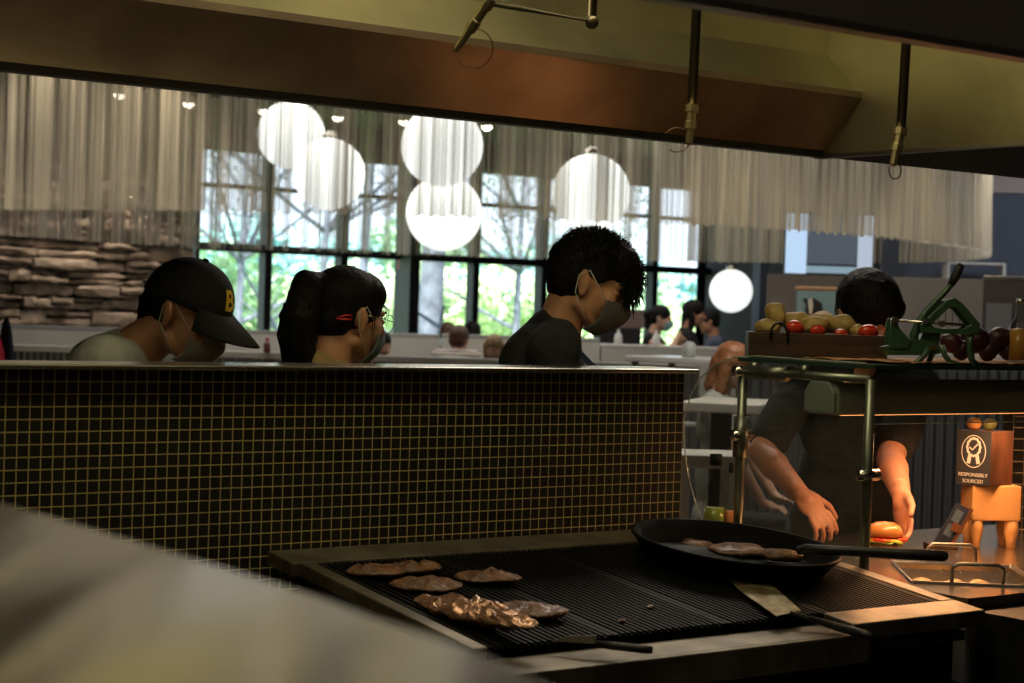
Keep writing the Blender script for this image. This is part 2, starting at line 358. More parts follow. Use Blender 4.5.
for i in range(N):
    s = i*step
    while acc[j+1] < s: j += 1
    t = (s-acc[j])/(acc[j+1]-acc[j]); a, b = sm[j], sm[(j+1) % len(sm)]
    p = a.lerp(b, t); d = (b-a).normalized(); nrm = Vector((d.y, -d.x, 0))
    ph = 2*math.pi*s/.085 + 1.6*noise.noise(Vector((s*2.2, 3, 0)))
    amp = .026*(1+.5*noise.noise(Vector((s*3, 0, 5))))
    off = nrm*amp*math.sin(ph)
    zb = ZC + .008*math.cos(ph*1.)+.006*noise.noise(Vector((s*9, 1, 1)))
    col_ = [bm.verts.new(p+off*(1.15 if q == 0 else .6+.1*q)+Vector((0, 0, zq))) for q, zq in enumerate((zb, 2.5, 3.0, CEIL-.01))]
    pc_ = p-CAM; px_ = 512+F*pc_.dot(cr)/max(.1, pc_.dot(fw)); dn = .34*max(0, min(1, (px_-640)/90)) if px_ > 400 else .22*max(0, min(1, (250-px_)/90))
    rows.append((s, col_, dn))
rows.append((L, rows[0][1], rows[0][2])); uvd = bm.loops.layers.uv.new('density')
for (s0, A, d0), (s1, B, d1) in zip(rows, rows[1:]):
    for q in range(3):
        f = bm.faces.new((A[q], B[q], B[q+1], A[q+1])); vv = (q/3, q/3, (q+1)/3, (q+1)/3)
        for lp, u, v, dd in zip(f.loops, (s0, s1, s1, s0), vv, (d0, d1, d1, d0)): lp[uvl].uv = (u, v); lp[uvd].uv = (dd, 0)
cm = bpy.data.materials.new('string_curtain_mesh'); cm.use_nodes = True; nt = cm.node_tree; nt.nodes.clear()
def N_(t): return nt.nodes.new('ShaderNode'+t)
out = N_('OutputMaterial'); uv = N_('UVMap'); uv.uv_map = 'UVMap'; ud = N_('UVMap'); ud.uv_map = 'density'; sd = N_('SeparateXYZ'); nt.links.new(ud.outputs[0], sd.inputs[0]); sep = N_('SeparateXYZ'); nt.links.new(uv.outputs[0], sep.inputs[0])
def noise1(sc, det, lo, hi, tmin, tmax):
    mu = N_('Math'); mu.operation = 'MULTIPLY'; mu.inputs[1].default_value = sc; nt.links.new(sep.outputs[0], mu.inputs[0])
    nn = N_('TexNoise'); nn.noise_dimensions = '1D'; nn.inputs['Scale'].default_value = 1; nn.inputs['Detail'].default_value = det; nt.links.new(mu.outputs[0], nn.inputs['W'])
    mr = N_('MapRange'); nt.links.new(nn.outputs[0], mr.inputs[0])
    for k, v in enumerate((lo, hi, tmin, tmax)): mr.inputs[k+1].default_value = v
    return mr
a = noise1(42, 2, .38, .62, .0, 1.); b = noise1(7, 3, .36, .64, .04, .74)
mx = N_('Math'); mx.operation = 'MULTIPLY'; nt.links.new(a.outputs[0], mx.inputs[0]); mx.inputs[1].default_value = .42
ad = N_('Math'); ad.operation = 'ADD'; ad.use_clamp = True; nt.links.new(mx.outputs[0], ad.inputs[0])
sb = N_('Math'); sb.operation = 'SUBTRACT'; nt.links.new(b.outputs[0], sb.inputs[0]); sb.inputs[1].default_value = .22
ma = N_('Math'); ma.operation = 'MULTIPLY_ADD'; nt.links.new(sd.outputs[0], ma.inputs[0]); ma.inputs[1].default_value = 1.; nt.links.new(sb.outputs[0], ma.inputs[2]); nt.links.new(ma.outputs[0], ad.inputs[1])
tr = N_('BsdfTransparent'); df = N_('BsdfDiffuse'); tl_ = N_('BsdfTranslucent'); gl = N_('BsdfGlossy')
for x in (df, tl_): x.inputs[0].default_value = (.72, .66, .54, 1)
gl.inputs[0].default_value = (.75, .7, .6, 1); gl.inputs['Roughness'].default_value = .4
m1 = N_('MixShader'); m1.inputs[0].default_value = .6; nt.links.new(df.outputs[0], m1.inputs[1]); nt.links.new(tl_.outputs[0], m1.inputs[2])
m2 = N_('MixShader'); m2.inputs[0].default_value = .25; nt.links.new(m1.outputs[0], m2.inputs[1]); nt.links.new(gl.outputs[0], m2.inputs[2])
m3 = N_('MixShader'); nt.links.new(ad.outputs[0], m3.inputs[0]); nt.links.new(tr.outputs[0], m3.inputs[1]); nt.links.new(m2.outputs[0], m3.inputs[2]); nt.links.new(m3.outputs[0], out.inputs[0])
tag(new_obj('string_curtain', bm, cm, smooth=True, norm=False), 'long oval curtain of silvery hanging strings with a scalloped hem over the dining area', 'curtain')
# ------------------------------------------------------------------ globes, spots
GL = mat('opal_globe', (.9, .9, .88), .5, emit=(.94, 1., .95), es=.85)
def globe(px, py, rpx, R, lab):
    Z = R*F/rpx; c = P(px, py, Z)
    root = empty('globe_lamp', c, lab, 'lamp', group=None)
    bm = bmesh.new(); ell(bm, (0, 0, 0), (R, R, R), seg=40, rings=24); new_obj('globe', bm, GL, root, smooth=True)
    bm = bmesh.new(); lathe(bm, [(.06, R-.02), (.06, R+.03), (.015, R+.06)], 16); new_obj('cap', bm, CHROME, root, smooth=True)
    bm = bmesh.new(); tube(bm, [(0, 0, R+.05), (0, 0, CEIL-c.z-.0)], .006, 6); new_obj('cord', bm, BLACKM, root)
    bm = bmesh.new(); lathe(bm, [(.06, CEIL-c.z-.03), (.06, CEIL-c.z-.002)], 16); new_obj('ceiling_rose', bm, BLACKM, root)
globe(291, 135, 34, .30, 'white globe lamp, upper one of the left pair behind the string curtain')
globe(329, 174, 36, .29, 'white globe lamp, lower right one of the left pair behind the string curtain')
globe(442, 146, 41, .31, 'large white globe lamp above the other one in the middle')
globe(444, 213, 38, .30, 'white globe lamp directly below the large one in the middle, half below the curtain hem')
globe(591, 193, 39, .30, 'white globe lamp above the head of the fluffy-haired worker')
globe(731, 291, 21.5, .23, 'small low white globe lamp against the dark wall right of the windows')
SPOT = mat('downlight_lens', (1, 1, 1), .5, emit=(1., .88, .66), es=14)
names = ['leftmost small ceiling downlight', 'second small ceiling downlight from the left', 'small ceiling downlight just left of the upper left globe lamp', 'small ceiling downlight between the two left globe lamps and the middle pair', 'small ceiling downlight left of the large middle globe lamp', 'small ceiling downlight right of the large middle globe lamp']
def spot(loc, lab, e, ang=75, col=(1, .80, .52)):
    r = empty('ceiling_downlight', loc, lab, 'light')
    bm = bmesh.new(); lathe(bm, [(.075, -.0), (.075, -.03), (.055, -.03), (.05, -.012)], 20, caps=False); new_obj('trim_ring', bm, CHROME, r, smooth=False)
    bm = bmesh.new(); ell(bm, (0, 0, -.03), (.055, .055, .045)); new_obj('lens', bm, SPOT, r, smooth=True)
    l = bpy.data.lights.new('downlight', 'SPOT'); l.energy = e; l.spot_size = math.radians(ang); l.spot_blend = .6; l.color = col; l.shadow_soft_size = .05
    o = bpy.data.objects.new('downlight_beam', l); C.objects.link(o); o.parent = r; o.location = (0, 0, -.04)
for px in (20, 80, 140, 185):  # added spots without fixtures, there to brighten the stone wall
    p = on_y(px, 200, YB-1.1); l = bpy.data.lights.new('stone_fill_spot', 'SPOT'); l.energy = 45; l.spot_size = math.radians(80); l.spot_blend = .8; l.color = (1, .84, .66); l.shadow_soft_size = .05
    o = bpy.data.objects.new('stone_fill_spot', l); C.objects.link(o); o.location = (p.x, p.y, CEIL-.06); o.rotation_euler = (math.radians(14), 0, 0)
for (px, py), nm in zip(((120, 92), (189, 101), (263, 108), (338, 115), (404, 119), (487, 124)), names): spot(on_z(px, py, CEIL), nm, 60)
k = 0
for px, Z in ((30, 11.5), (90, 12.6), (180, 11.7), (250, 12.3), (540, 11.8), (610, 12.1), (690, 11.85), (760, 12.4), (850, 12.8), (940, 14.0)):
    p = P(px, 60, Z); l = bpy.data.lights.new('curtain_light', 'SPOT'); l.energy = 85; l.spot_size = math.radians(74); l.spot_blend = .7; l.color = (1, .84, .60); l.shadow_soft_size = .06
    o = bpy.data.objects.new('curtain_light', l); C.objects.link(o); o.location = (p.x, p.y, CEIL-.08)
def area(name, loc, sx, sy, e, col, rot=(0, 0, 0)):
    l = bpy.data.lights.new(name, 'AREA'); l.shape = 'RECTANGLE'; l.size = sx; l.size_y = sy; l.energy = e; l.color = col
    o = bpy.data.objects.new(name, l); C.objects.link(o); o.location = loc; o.rotation_euler = rot; return o
area('dining_fill', (9, 13, CEIL-.03), 8, 4, 110, (1, .9, .78))  # added ambient fill for the dining room, no fixture behind it
area('right_far_fill', (12.2, 8.6, CEIL-.03), 2, 2, 55, (.9, .93, 1.))  # added fill to lift the slate wall and the screen area
area('right_hall_fill', (5.6, 5.6, CEIL-.03), 2.5, 1.2, 55, (1, .88, .74))  # added fill to brighten the ribbed panel behind the sandwich worker
area('kitchen_fill', (.6, -.9, CEIL-.03), 1.2, 1.2, 8.5, (1, .92, .80))  # added ambient fill behind the camera, for the foreground steel
# ------------------------------------------------------------------ tiled divider wall
TY = 3.5
TX1 = on_y(682, 450, TY).x; zc = on_y(345, 371, TY).z
tm = bpy.data.materials.new('black_mosaic'); tm.use_nodes = True; nt = tm.node_tree; b = nt.nodes['Principled BSDF']
tc = nt.nodes.new('ShaderNodeTexCoord'); sp = nt.nodes.new('ShaderNodeSeparateXYZ'); cb = nt.nodes.new('ShaderNodeCombineXYZ'); br = nt.nodes.new('ShaderNodeTexBrick')
nt.links.new(tc.outputs['Object'], sp.inputs[0]); nt.links.new(sp.outputs[2], cb.inputs[1])
axy = nt.nodes.new('ShaderNodeMath'); axy.operation = 'ADD'; nt.links.new(sp.outputs[0], axy.inputs[0]); nt.links.new(sp.outputs[1], axy.inputs[1]); nt.links.new(axy.outputs[0], cb.inputs[0])
nt.links.new(cb.outputs[0], br.inputs['Vector'])
br.offset = 0; br.squash = 1; br.inputs['Scale'].default_value = 1; br.inputs['Brick Width'].default_value = .025; br.inputs['Row Height'].default_value = .025
br.inputs['Mortar Size'].default_value = .0012; br.inputs['Mortar Smooth'].default_value = .1
br.inputs['Color1'].default_value = (.010, .0095, .008, 1); br.inputs['Color2'].default_value = (.014, .013, .010, 1); br.inputs['Mortar'].default_value = (.50, .40, .17, 1)
nt.links.new(br.outputs['Color'], b.inputs['Base Color'])
mr = nt.nodes.new('ShaderNodeMapRange'); mr.inputs[3].default_value = .45; mr.inputs[4].default_value = .8; nt.links.new(br.outputs['Fac'], mr.inputs[0]); nt.links.new(mr.outputs[0], b.inputs['Roughness'])
bp = nt.nodes.new('ShaderNodeBump'); bp.invert = True; bp.inputs['Distance'].default_value = .001; nt.links.new(br.outputs['Fac'], bp.inputs['Height']); nt.links.new(bp.outputs[0], b.inputs['Normal'])
div = bx('wall_divider', (-1.5, 0, 0, .14, -zc, 0), tm); div.location = (TX1, TY, zc); div.data.transform(Matrix.Identity(4))
bm = bmesh.new(); box(bm, -TX1-1.5, 0, 0, .14, -zc, 0); bm.to_mesh(div.data); bm.free(); struct(div)
capm = mat('divider_cap_steel', (.62, .60, .50), .25, 1., var=.1, vscale=8)
ct = bx('counter_ledge', (-1.5, TX1+.025, TY-.03, TY+.17, zc+.0005, zc+.011), capm, bevel=.003)
tag(ct, 'long brushed steel ledge along the top of the black tiled divider wall', 'ledge')
# ------------------------------------------------------------------ hood
HZ = on_y(820, 157, TY+.12).z; hc = on_y(820, 157, TY+.12); HX = hc.x; HY = TY+.12
hn = on_z(1024, 52, HZ).y; HT = 3.0
def onhx(px, py): return on_x(px, py, HX)
A_, B_, C_ = hc, onhx(862, 98), onhx(828, 55)
hood = empty('exhaust_hood', (1., 2.8, HZ), 'huge steel exhaust hood hanging over the grill across the top of the picture', 'hood')
def hp(name, bm, m, bevel=0): o = new_obj(name, bm, m, hood, bevel=bevel); o.matrix_parent_inverse = Matrix.Translation(-hood.location); return o
XH0 = -1.6
def yz(y, z): return Vector((XH0, y, z))
dx = Vector((HX-XH0, 0, 0)); T = .012
bm = bmesh.new(); prism(bm, [yz(A_.y, HZ), yz(B_.y, B_.z), yz(B_.y, B_.z+T*1.4), yz(A_.y, HZ+.04+T)], dx); hp('lower_baffle', bm, HOODBR)
bm = bmesh.new(); prism(bm, [yz(B_.y, B_.z), yz(C_.y, C_.z), yz(C_.y+.01, C_.z+.004), yz(B_.y+.012, B_.z)], dx); hp('upper_baffle', bm, HOODIN)
bm = bmesh.new(); box(bm, XH0, HX, C_.y, C_.y+.012, C_.z, HT); hp('inner_back_panel', bm, HOODIN)
bm = bmesh.new(); box(bm, XH0, HX+.0, HY-.016, HY+.02, HZ-.001, HZ+.040); hp('back_lip', bm, mat('lip_dark_steel', (.035, .032, .03), .5, .6))
bm = bmesh.new(); box(bm, XH0, HX+.02, HY+.02, HY+.03, HZ, HT); hp('outer_back_panel', bm, HOODOUT)
bm = bmesh.new(); box(bm, HX, HX+.02, hn+.02, HY+.02, HZ, HT); hp('end_panel', bm, HOODIN)
bm = bmesh.new(); box(bm, HX-.004, HX+.024, hn+.02, HY+.02, HZ-.004, HZ+.006); hp('end_lip', bm, STEEL)
bm = bmesh.new(); box(bm, XH0, HX+.02, hn, hn+.02, HZ+.0, HT); hp('front_panel', bm, HOODOUT)
bm = bmesh.new(); box(bm, XH0, HX+.02, hn-.008, hn+.028, HZ-.012, HZ); hp('front_lip', bm, mat('front_lip_steel', (.42, .36, .30), .35, .9))
bm = bmesh.new(); box(bm, XH0, HX+.02, hn, HY+.03, HT, HT+.02); hp('top_panel', bm, HOODIN)
sof = bx('dark_soffit', (HX+.02, XR-8, hn-.3, HY, HZ, CEIL-.002), mat('soffit_black', (.012, .010, .010), .8)); tag(sof, 'black boxed soffit continuing right of the steel hood', 'soffit')
area('hood_lamp', (2.3, 2.9, HT-.1), 1.2, .5, 11.0, (1, .86, .50))
area('hood_lamp_left', (.6, 2.9, HT-.1), 1.2, .5, 7.0, (1, .86, .46))
PIPE = mat('dull_pipe', (.16, .14, .10), .35, .9)
def nozzle_pipe(root, a, b, ltop, w_px_len):
    pass
ND = 3.9
def pipe(name, pts, r, lab, noz, wire):
    base = pts[0]; root = empty(name, base, lab, 'pipe'); rel = lambda p: Vector(p)-base
    bm = bmesh.new(); tube(bm, [rel(p) for p in pts], r, 12); new_obj('pipe_run', bm, PIPE, root, smooth=True)
    for p in pts[1:-1]:
        bm = bmesh.new(); ell(bm, rel(p), (r*1.5,)*3); new_obj('elbow', bm, PIPE, root, smooth=True)
    a, b = noz; d = (b-a)
    bm = bmesh.new(); tube(bm, [rel(a+d*t) for t in (0, .18, .18, .40, .42, .6, .6, .95, 1.)], [r*1.35, r*1.35, r*1.0, r*1.0, r*1.25, r*1.25, r*.85, r*.8, r*.5], 8)
    new_obj('nozzle', bm, mat('nozzle_brass', (.40, .34, .20), .3, .9), root, smooth=False)
    bm = bmesh.new(); tube(bm, [rel(p) for p in wire], .0016, 6); new_obj('cap_wire', bm, mat('rusty_wire', (.12, .05, .03), .5, .6), root)
def loop(px, py, rx, ry, Z, n=20, a0=-2.2, a1=2.6): return [P(px+rx*math.cos(a0+(a1-a0)*i/n), py-ry*math.sin(a0+(a1-a0)*i/n), Z) for i in range(n+1)]
top = P(592, 22, ND); tz = top.copy(); tz.z = HT+.01
pipe('suppression_pipe', [tz, top, P(486, 1, ND-.05)], .010, 'dark bent pipe with an angled nozzle hanging in the hood left of centre', (P(492, -2, ND-.05), P(455, 52, ND)), loop(473, 48, 20, 20, ND, a0=-2.4, a1=1.5))
for px, pyt, pxb, pyb, nx, ny, lab, wl in ((697, 0, 692, 105, 689, 145, 'straight vertical nozzle pipe under the hood in the middle right, above the curtain', loop(677, 140, 13, 12, ND)),
                                   (907, 30, 901, 128, 893, 166, 'straight vertical nozzle pipe in front of the hood end panel, farthest right', loop(895, 170, 6, 9, ND, a0=-3.6, a1=.9))):
    b = P(pxb, pyb, ND); t_ = P(px, pyt, ND); d = (t_-b).normalized(); t_ = b+d*((HT+.01-b.z)/d.z)
    pipe('suppression_pipe', [t_, b], .0105, lab, (b, P(nx, ny, ND)), wl)
# ------------------------------------------------------------------ grill
GX0 = on_y(265, 552, TY).x; GX1 = 3.30; GY1 = TY-.01; GY0 = 2.66; GZ1 = .965; SL = .12
def gz(y): return GZ1-SL*(TY-y)
grill = empty('charbroiler', ((GX0+GX1)/2, 3.08, 0), 'wide black and steel charcoal grill with sloping cast iron grates', 'grill')
def gp(name, bm, m, bevel=0, smooth=False): o = new_obj(name, bm, m, grill, bevel=bevel, smooth=smooth); o.matrix_parent_inverse = Matrix.Translation(-grill.location); return o
bm = bmesh.new(); box(bm, GX0+.01, GX1-.01, GY0+.08, GY1, .12, .80); gp('body', bm, BLACKM)
def slab(bm, x0, x1, y0, y1, t, lift=0.):
    v = box(bm, x0, x1, y0, y1, 0, 1)
    for q in v: q.co.z = gz(q.co.y)+lift - (0 if q.co.z > .5 else t)
FR = mat('stained_frame_steel', (.26, .23, .18), .42, .9, var=.35, vscale=9, bump=.15, bscale=30)
bm = bmesh.new(); slab(bm, GX0, GX1, GY1-.11, GY1, .03, .004); gp('back_flange', bm, FR, .003)
bm = bmesh.new(); slab(bm, GX0+.02, GX0+.055, GY0+.09, GY1-.11, .03, .003); gp('left_rail', bm, FR, .003)
bm = bmesh.new(); slab(bm, GX1-.045, GX1, GY0+.09, GY1-.11, .05, .003); gp('right_rail', bm, FR, .003)
bm = bmesh.new(); slab(bm, GX1-.42, GX1+.0, GY0, GY0+.09, .035, .003); gp('front_corner_plate', bm, FR, .003)
bm = bmesh.new(); box(bm, GX0-.2, GX1-.42, GY0-.03, GY0+.09, .84, .855); box(bm, GX0-.2, GX1-.42, GY0-.045, GY0-.03, .795, .855); gp('front_ledge', bm, FR, .004)
bm = bmesh.new(); slab(bm, GX0+.03, GX1-.03, GY0+.03, GY1-.08, .02, -.05); gp('drip_tray', bm, DARK)
# grate sections
gs = [GX0+.06, GX0+.36, GX0+.66, GX0+.95, GX1-.045]
for a, b in zip(gs, gs[1:]):
    bm = bmesh.new(); y0, y1 = GY0+.095, GY1-.115
    slab(bm, a+.002, b-.002, y0, y0+.02, .025, -.004); slab(bm, a+.002, b-.002, y1-.02, y1, .025, -.004)
    slab(bm, a+.002, a+.014, y0, y1, .025, 0.); slab(bm, b-.014, b-.002, y0, y1, .025, 0.)
    x = a+.022
    while x < b-.02: slab(bm, x, x+.0065, y0, y1, .022, 0.001); x += .0155
    for k in range(1, 6): yy = y0+(y1-y0)*k/6; slab(bm, a, b, yy, yy+.008, .012, -.008)
    gp('grate', bm, IRON)
for x in (GX0+.08, GX1-.08):
    for y in (GY0+.14, GY1-.06):
        bm = bmesh.new(); tube(bm, [(x, y, 0), (x, y, .13)], .025, 12); gp('leg', bm, BLACKM)
for i in range(5):
    bm = bmesh.new(); x = GX0+.18+i*.28; tube(bm, [(x, GY0+.08, .68), (x, GY0+.05, .68), (x, GY0+.05, .68), (x, GY0+.03, .68)], [.018, .018, .028, .026], 14); gp('control_knob', bm, BLACKM)
# ------------------------------------------------------------------ food on the grill
PAT = mat('grilled_meat', (.07, .032, .016), .45, vscale=40, col2=(.19, .085, .038), bump=.8, bscale=90, coat=.15)
def ongrill(px, py):
    d = ray(px, py); t = (GZ1-SL*TY-CAMZ)/(d.z-SL*d.y); return CAM+d*t
def patty(px, py, rx, ry, rz, lab, seed, h=.014, m=PAT, name='beef_patty'):
    c = ongrill(px, py); bm = bmesh.new(); ell(bm, (0, 0, 0), (rx, ry, h), seg=36, rings=18)
    for v in bm.verts:
        q = v.co; a = 1+.30*noise.noise(Vector((q.x*18, q.y*18, seed)))+.08*noise.noise(Vector((q.x*60, q.y*60, seed)))
        v.co = Vector((q.x*a, q.y*a, q.z*(.8+.9*noise.noise(Vector((q.x*45, q.y*45, seed))))))
    o = new_obj(name, bm, m, smooth=True); o.location = c+Vector((0, 0, h*.95)); o.rotation_euler = (math.atan(SL), 0, rz)
    return tag(o, lab, 'meat')
patty(378, 577, .062, .038, -.6, 'browned beef patty, leftmost of those on the grill', 1)
patty(414, 574, .056, .034, -.5, 'small browned beef patty behind the large left one on the grill', 2)
patty(426, 591, .080, .048, -.6, 'large browned beef patty in the left cluster, nearest the foil', 3)
patty(486, 583, .068, .042, -.6, 'dark beef patty on the grill alone behind the front patty', 4)
patty(528, 617, .078, .044, -.5, 'lone browned beef patty near the front of the grill, beside the foil', 5)
for px, py, lab in ((650, 609, 'small charred meat scrap on the grate near the spatula'), (622, 623, 'small charred meat scrap at the front edge of the grate')):
    patty(px, py, .012, .006, .4, lab, px, .005, name='meat_scrap')
# foil-wrapped meat
FOIL = mat('wrinkled_foil', (.42, .24, .17), .25, .6, bump=.6, bscale=35)
c = ongrill(474, 624); fd_ = ongrill(540, 648)-ongrill(430, 604); bm = bmesh.new(); ell(bm, (0, 0, 0), (fd_.length*.5, .045, .018), seg=60, rings=26)
for v in bm.verts:
    q = v.co.copy(); w_ = 1+.25*noise.noise(q*22); v.co = Vector((q.x*w_, q.y*w_, q.z*(1+.9*noise.noise(q*40)))) + Vector((0, 0, .006*noise.noise(q*90)))
fo = new_obj('foil_wrap', bm, FOIL, smooth=False); fo.location = c+Vector((0, 0, .024)); fo.rotation_euler = (math.atan(SL), 0, math.atan2(fd_.y, fd_.x))
tag(fo, 'crumpled shiny foil wrap of meat at the front left of the grate', 'foil')
# skillet
sk_c = ongrill(735, 560) if False else None
RS = .245
sc = on_z(734, 535, gz(3.3)+.052)
skr = empty('cast_iron_skillet', (sc.x, sc.y, gz(sc.y)+.002), 'big black cast iron skillet with a long handle resting on the grill', 'skillet')
skr.rotation_euler = (math.atan(SL)*.9, math.radians(1.5), 0)
bm = bmesh.new(); lathe(bm, [(.001, 0), (RS-.050, 0), (RS-.034, .006), (RS-.005, .048), (RS, .050), (RS, .056), (RS-.008, .056), (RS-.036, .013), (RS-.055, .006), (.001, .006)], 64)
new_obj('pan_body', bm, mat('seasoned_black_iron', (.004, .004, .004), .36, spec=.06), skr, smooth=True)
hd = (P(945, 556, 4.05)-P(800, 549, 4.05)); ang = math.atan2(hd.y, hd.x)
H0 = P(806, 549, 4.0)-skr.location; H1 = P(944, 556, 3.93)-skr.location
rot = Euler(skr.rotation_euler).to_matrix(); H0 = rot.inverted() @ H0; H1 = rot.inverted() @ H1
bm = bmesh.new(); tube(bm, [H0*.92+Vector((0, 0, .0)), H0, H0.lerp(H1, .3), H0.lerp(H1, .7), H1, H1+(H1-H0)*.03], [.010, .011, .010, .012, .012, .006], 12); new_obj('handle', bm, BLACKM, skr, smooth=True)
def inpan(px, py, rx, ry, lab, seed):
    p = on_z(px, py, skr.location.z+.02); bm = bmesh.new(); ell(bm, (0, 0, 0), (rx, ry, .014), seg=32, rings=14)
    for v in bm.verts: v.co *= 1+.2*noise.noise(v.co*30+Vector((seed, 0, 0)))
    o = new_obj('beef_patty', bm, PAT, smooth=True); o.location = p; o.rotation_euler = (.07, 0, -.6); tag(o, lab, 'meat')
inpan(738, 550, .07, .055, 'seared beef patty in the middle of the black skillet', 1)
inpan(688, 545, .065, .035, 'thin beef patty at the left side inside the black skillet', 2)
inpan(782, 555, .055, .035, 'small piece of beef inside the skillet beside its handle', 3)
# spatula
SP = mat('greasy_blade', (.50, .47, .28), .35, .75, var=.4, vscale=25, col2=(.22, .13, .04), bump=.2, bscale=60)
a = ongrill(733, 573); sp_ = empty('grill_spatula', a, 'steel spatula with a greasy blade and black handle across the front of the grill', 'spatula')
pts = [ongrill(*q)-a+Vector((0, 0, .012)) for q in ((717, 573), (742, 569.5), (756, 577), (801, 617), (776, 622.5), (740, 597))]
bm = bmesh.new(); prism(bm, pts, (0, 0, .002)); new_obj('blade', bm, SP, sp_)
h0 = ongrill(790, 619)-a+Vector((0, 0, .014)); h1 = P(838, 627, 3.82)-a; h2 = P(872, 637, 3.72)-a
bm = bmesh.new(); tube(bm, [h0, h0.lerp(h1, .6)], .004, 8); new_obj('shank', bm, BLACKM, sp_)
bm = bmesh.new(); tube(bm, [h0.lerp(h1, .4), h1, h1.lerp(h2, .6), h2], [.006, .009, .010, .008], 10); new_obj('handle', bm, WOODD if False else BLACKM, sp_, smooth=True)
# knife / scraper
a = ongrill(560, 641); kn = empty('carving_knife', a, 'thin knife with a black handle lying over the front edge of the grill', 'knife')
k0 = P(552, 641, 3.5)-a; k1 = P(596, 644, 3.47)-a; k2 = P(652, 650, 3.43)-a
bm = bmesh.new(); prism(bm, [k0, k1, k1+Vector((.0, .0, .016)), k0.lerp(k1, .4)+Vector((0, 0, .012))], (.0015, .002, 0)); new_obj('blade', bm, STEEL, kn)
bm = bmesh.new(); tube(bm, [k1, k1.lerp(k2, .3), k1.lerp(k2, .8), k2], [.006, .008, .008, .007], 10); new_obj('handle', bm, BLACKM, kn, smooth=True)
# ------------------------------------------------------------------ foreground cabinet
ZF = 1.33
edge = [on_z(*q, ZF) for q in ((-120, 470), (-40, 489), (0, 499), (60, 515), (130, 536), (190, 553), (250, 571), (330, 595), (400, 620), (480, 645), (560, 683), (630, 722))]
near = [on_z(*q, ZF) for q in ((640, 900), (300, 1100), (-400, 900))]
bm = bmesh.new(); prism(bm, [Vector((p.x, p.y, 0)) for p in edge+near], (0, 0, ZF))
FGM = mat('foreground_steel', (.42, .41, .385), .26, 1., var=.12, vscale=3)
nt = FGM.node_tree; b = nt.nodes['Principled BSDF']; tc = nt.nodes.new('ShaderNodeTexCoord'); mp = nt.nodes.new('ShaderNodeMapping'); vr = nt.nodes.new('ShaderNodeVectorRotate')
vr.rotation_type = 'Z_AXIS'; vr.inputs['Angle'].default_value = YAW; nt.links.new(tc.outputs['Object'], vr.inputs[0]); nt.links.new(vr.outputs[0], mp.inputs[0]); mp.inputs['Scale'].default_value = (9, .8, 1)
nz = nt.nodes.new('ShaderNodeTexNoise'); nz.inputs['Scale'].default_value = 1.; nz.inputs['Detail'].default_value = 1; nt.links.new(mp.outputs[0], nz.inputs[0]); bp = nt.nodes.new('ShaderNodeBump'); bp.inputs['Strength'].default_value = 1; bp.inputs['Distance'].default_value = .045
nt.links.new(nz.outputs[0], bp.inputs['Height']); nt.links.new(bp.outputs[0], b.inputs['Normal'])
cab = new_obj('steel_cabinet', bm, mat('foreground_steel', (.50, .49, .46), .30, 1., var=.30, vscale=9, stretch=(1.2, .35, 1), bump=.35, bscale=7), bevel=.01)
tag(cab, 'out of focus stainless steel cabinet top filling the lower left corner', 'cabinet')
# neighbouring range at the lower right
rg = empty('steel_range', (3.75, 2.4, 0), 'black and dull steel range just right of the grill, lower right corner', 'stove')
def rp(name, dims, m, bevel=0): o = bx(name, dims, m, rg, bevel); o.matrix_parent_inverse = Matrix.Translation(-rg.location); return o
q = on_z(975, 634, .80); RX = 3.33
rp('body', (RX, 4.6, 2.35, 2.71, .08, .72), BLACKM); rp('front_rail', (RX, 4.6, 2.27, 2.35, .70, .80), FR, .004); rp('cooktop', (RX, 4.6, 2.45, 2.71, .72, .855), BLACKM)
for x in (RX+.05, 4.5): rp('leg', (x, x+.05, 2.4, 2.45, 0, .08), BLACKM)
# ================================================================== serving counter at the right
CZ = .88
CT = mat('counter_steel', (.42, .36, .30), .22, .9, var=.1, vscale=5)
cn = empty('serving_counter', (4.4, 3.2, 0), 'steel topped serving counter on the right where the burger is assembled', 'counter')
def cp(name, dims, m, bevel=0): o = bx(name, dims, m, cn, bevel); o.matrix_parent_inverse = Matrix.Translation(-cn.location); return o
CX0 = 3.33; CX1 = 6.2; CY0 = 2.735; CY1 = 3.72
cp('worktop', (CX0, CX1, CY0, CY1, CZ-.03, CZ), CT, .003); cp('body', (CX0+.02, CX1-.05, CY0+.02, CY1-.05, .1, CZ-.03), GREYP); cp('plinth', (CX0+.06, CX1-.1, CY0+.06, CY1-.1, 0, .1), DARK)
# sneeze guard
SX = CX0+.005
pA = on_x(864, 571, SX); yN = pA.y; yF = on_x(738, 520, SX).y; zT = on_x(741, 371, SX).z; zS = on_x(741, 357, SX).z
guard = empty('sneeze_guard', (SX, yN, CZ), 'glass and steel sneeze guard with a rounded side pane over the serving counter', 'guard')
def sp2(name, bm, m, smooth=False, bevel=0): o = new_obj(name, bm, m, guard, smooth=smooth, bevel=bevel); o.matrix_parent_inverse = Matrix.Translation(-guard.location); return o
POST = mat('guard_steel', (.24, .26, .21), .4, .9)
bm = bmesh.new(); tube(bm, [(SX, yN, CZ), (SX, yN, zT+.0)], .0125, 16); sp2('post', bm, POST, True)
bm = bmesh.new(); tube(bm, [(SX, yF, CZ), (SX, yF, zT+.012)], .0125, 16); sp2('post', bm, POST, True)
pm = (SX, yF, on_x(739, 435, SX).z)
bm = bmesh.new(); tube(bm, [(SX, yF, on_x(739, 457, SX).z), (SX, yF, on_x(739, 416, SX).z)], .020, 16); sp2('collar', bm, mat('collar_grey', (.16, .17, .15), .35, .8), True)
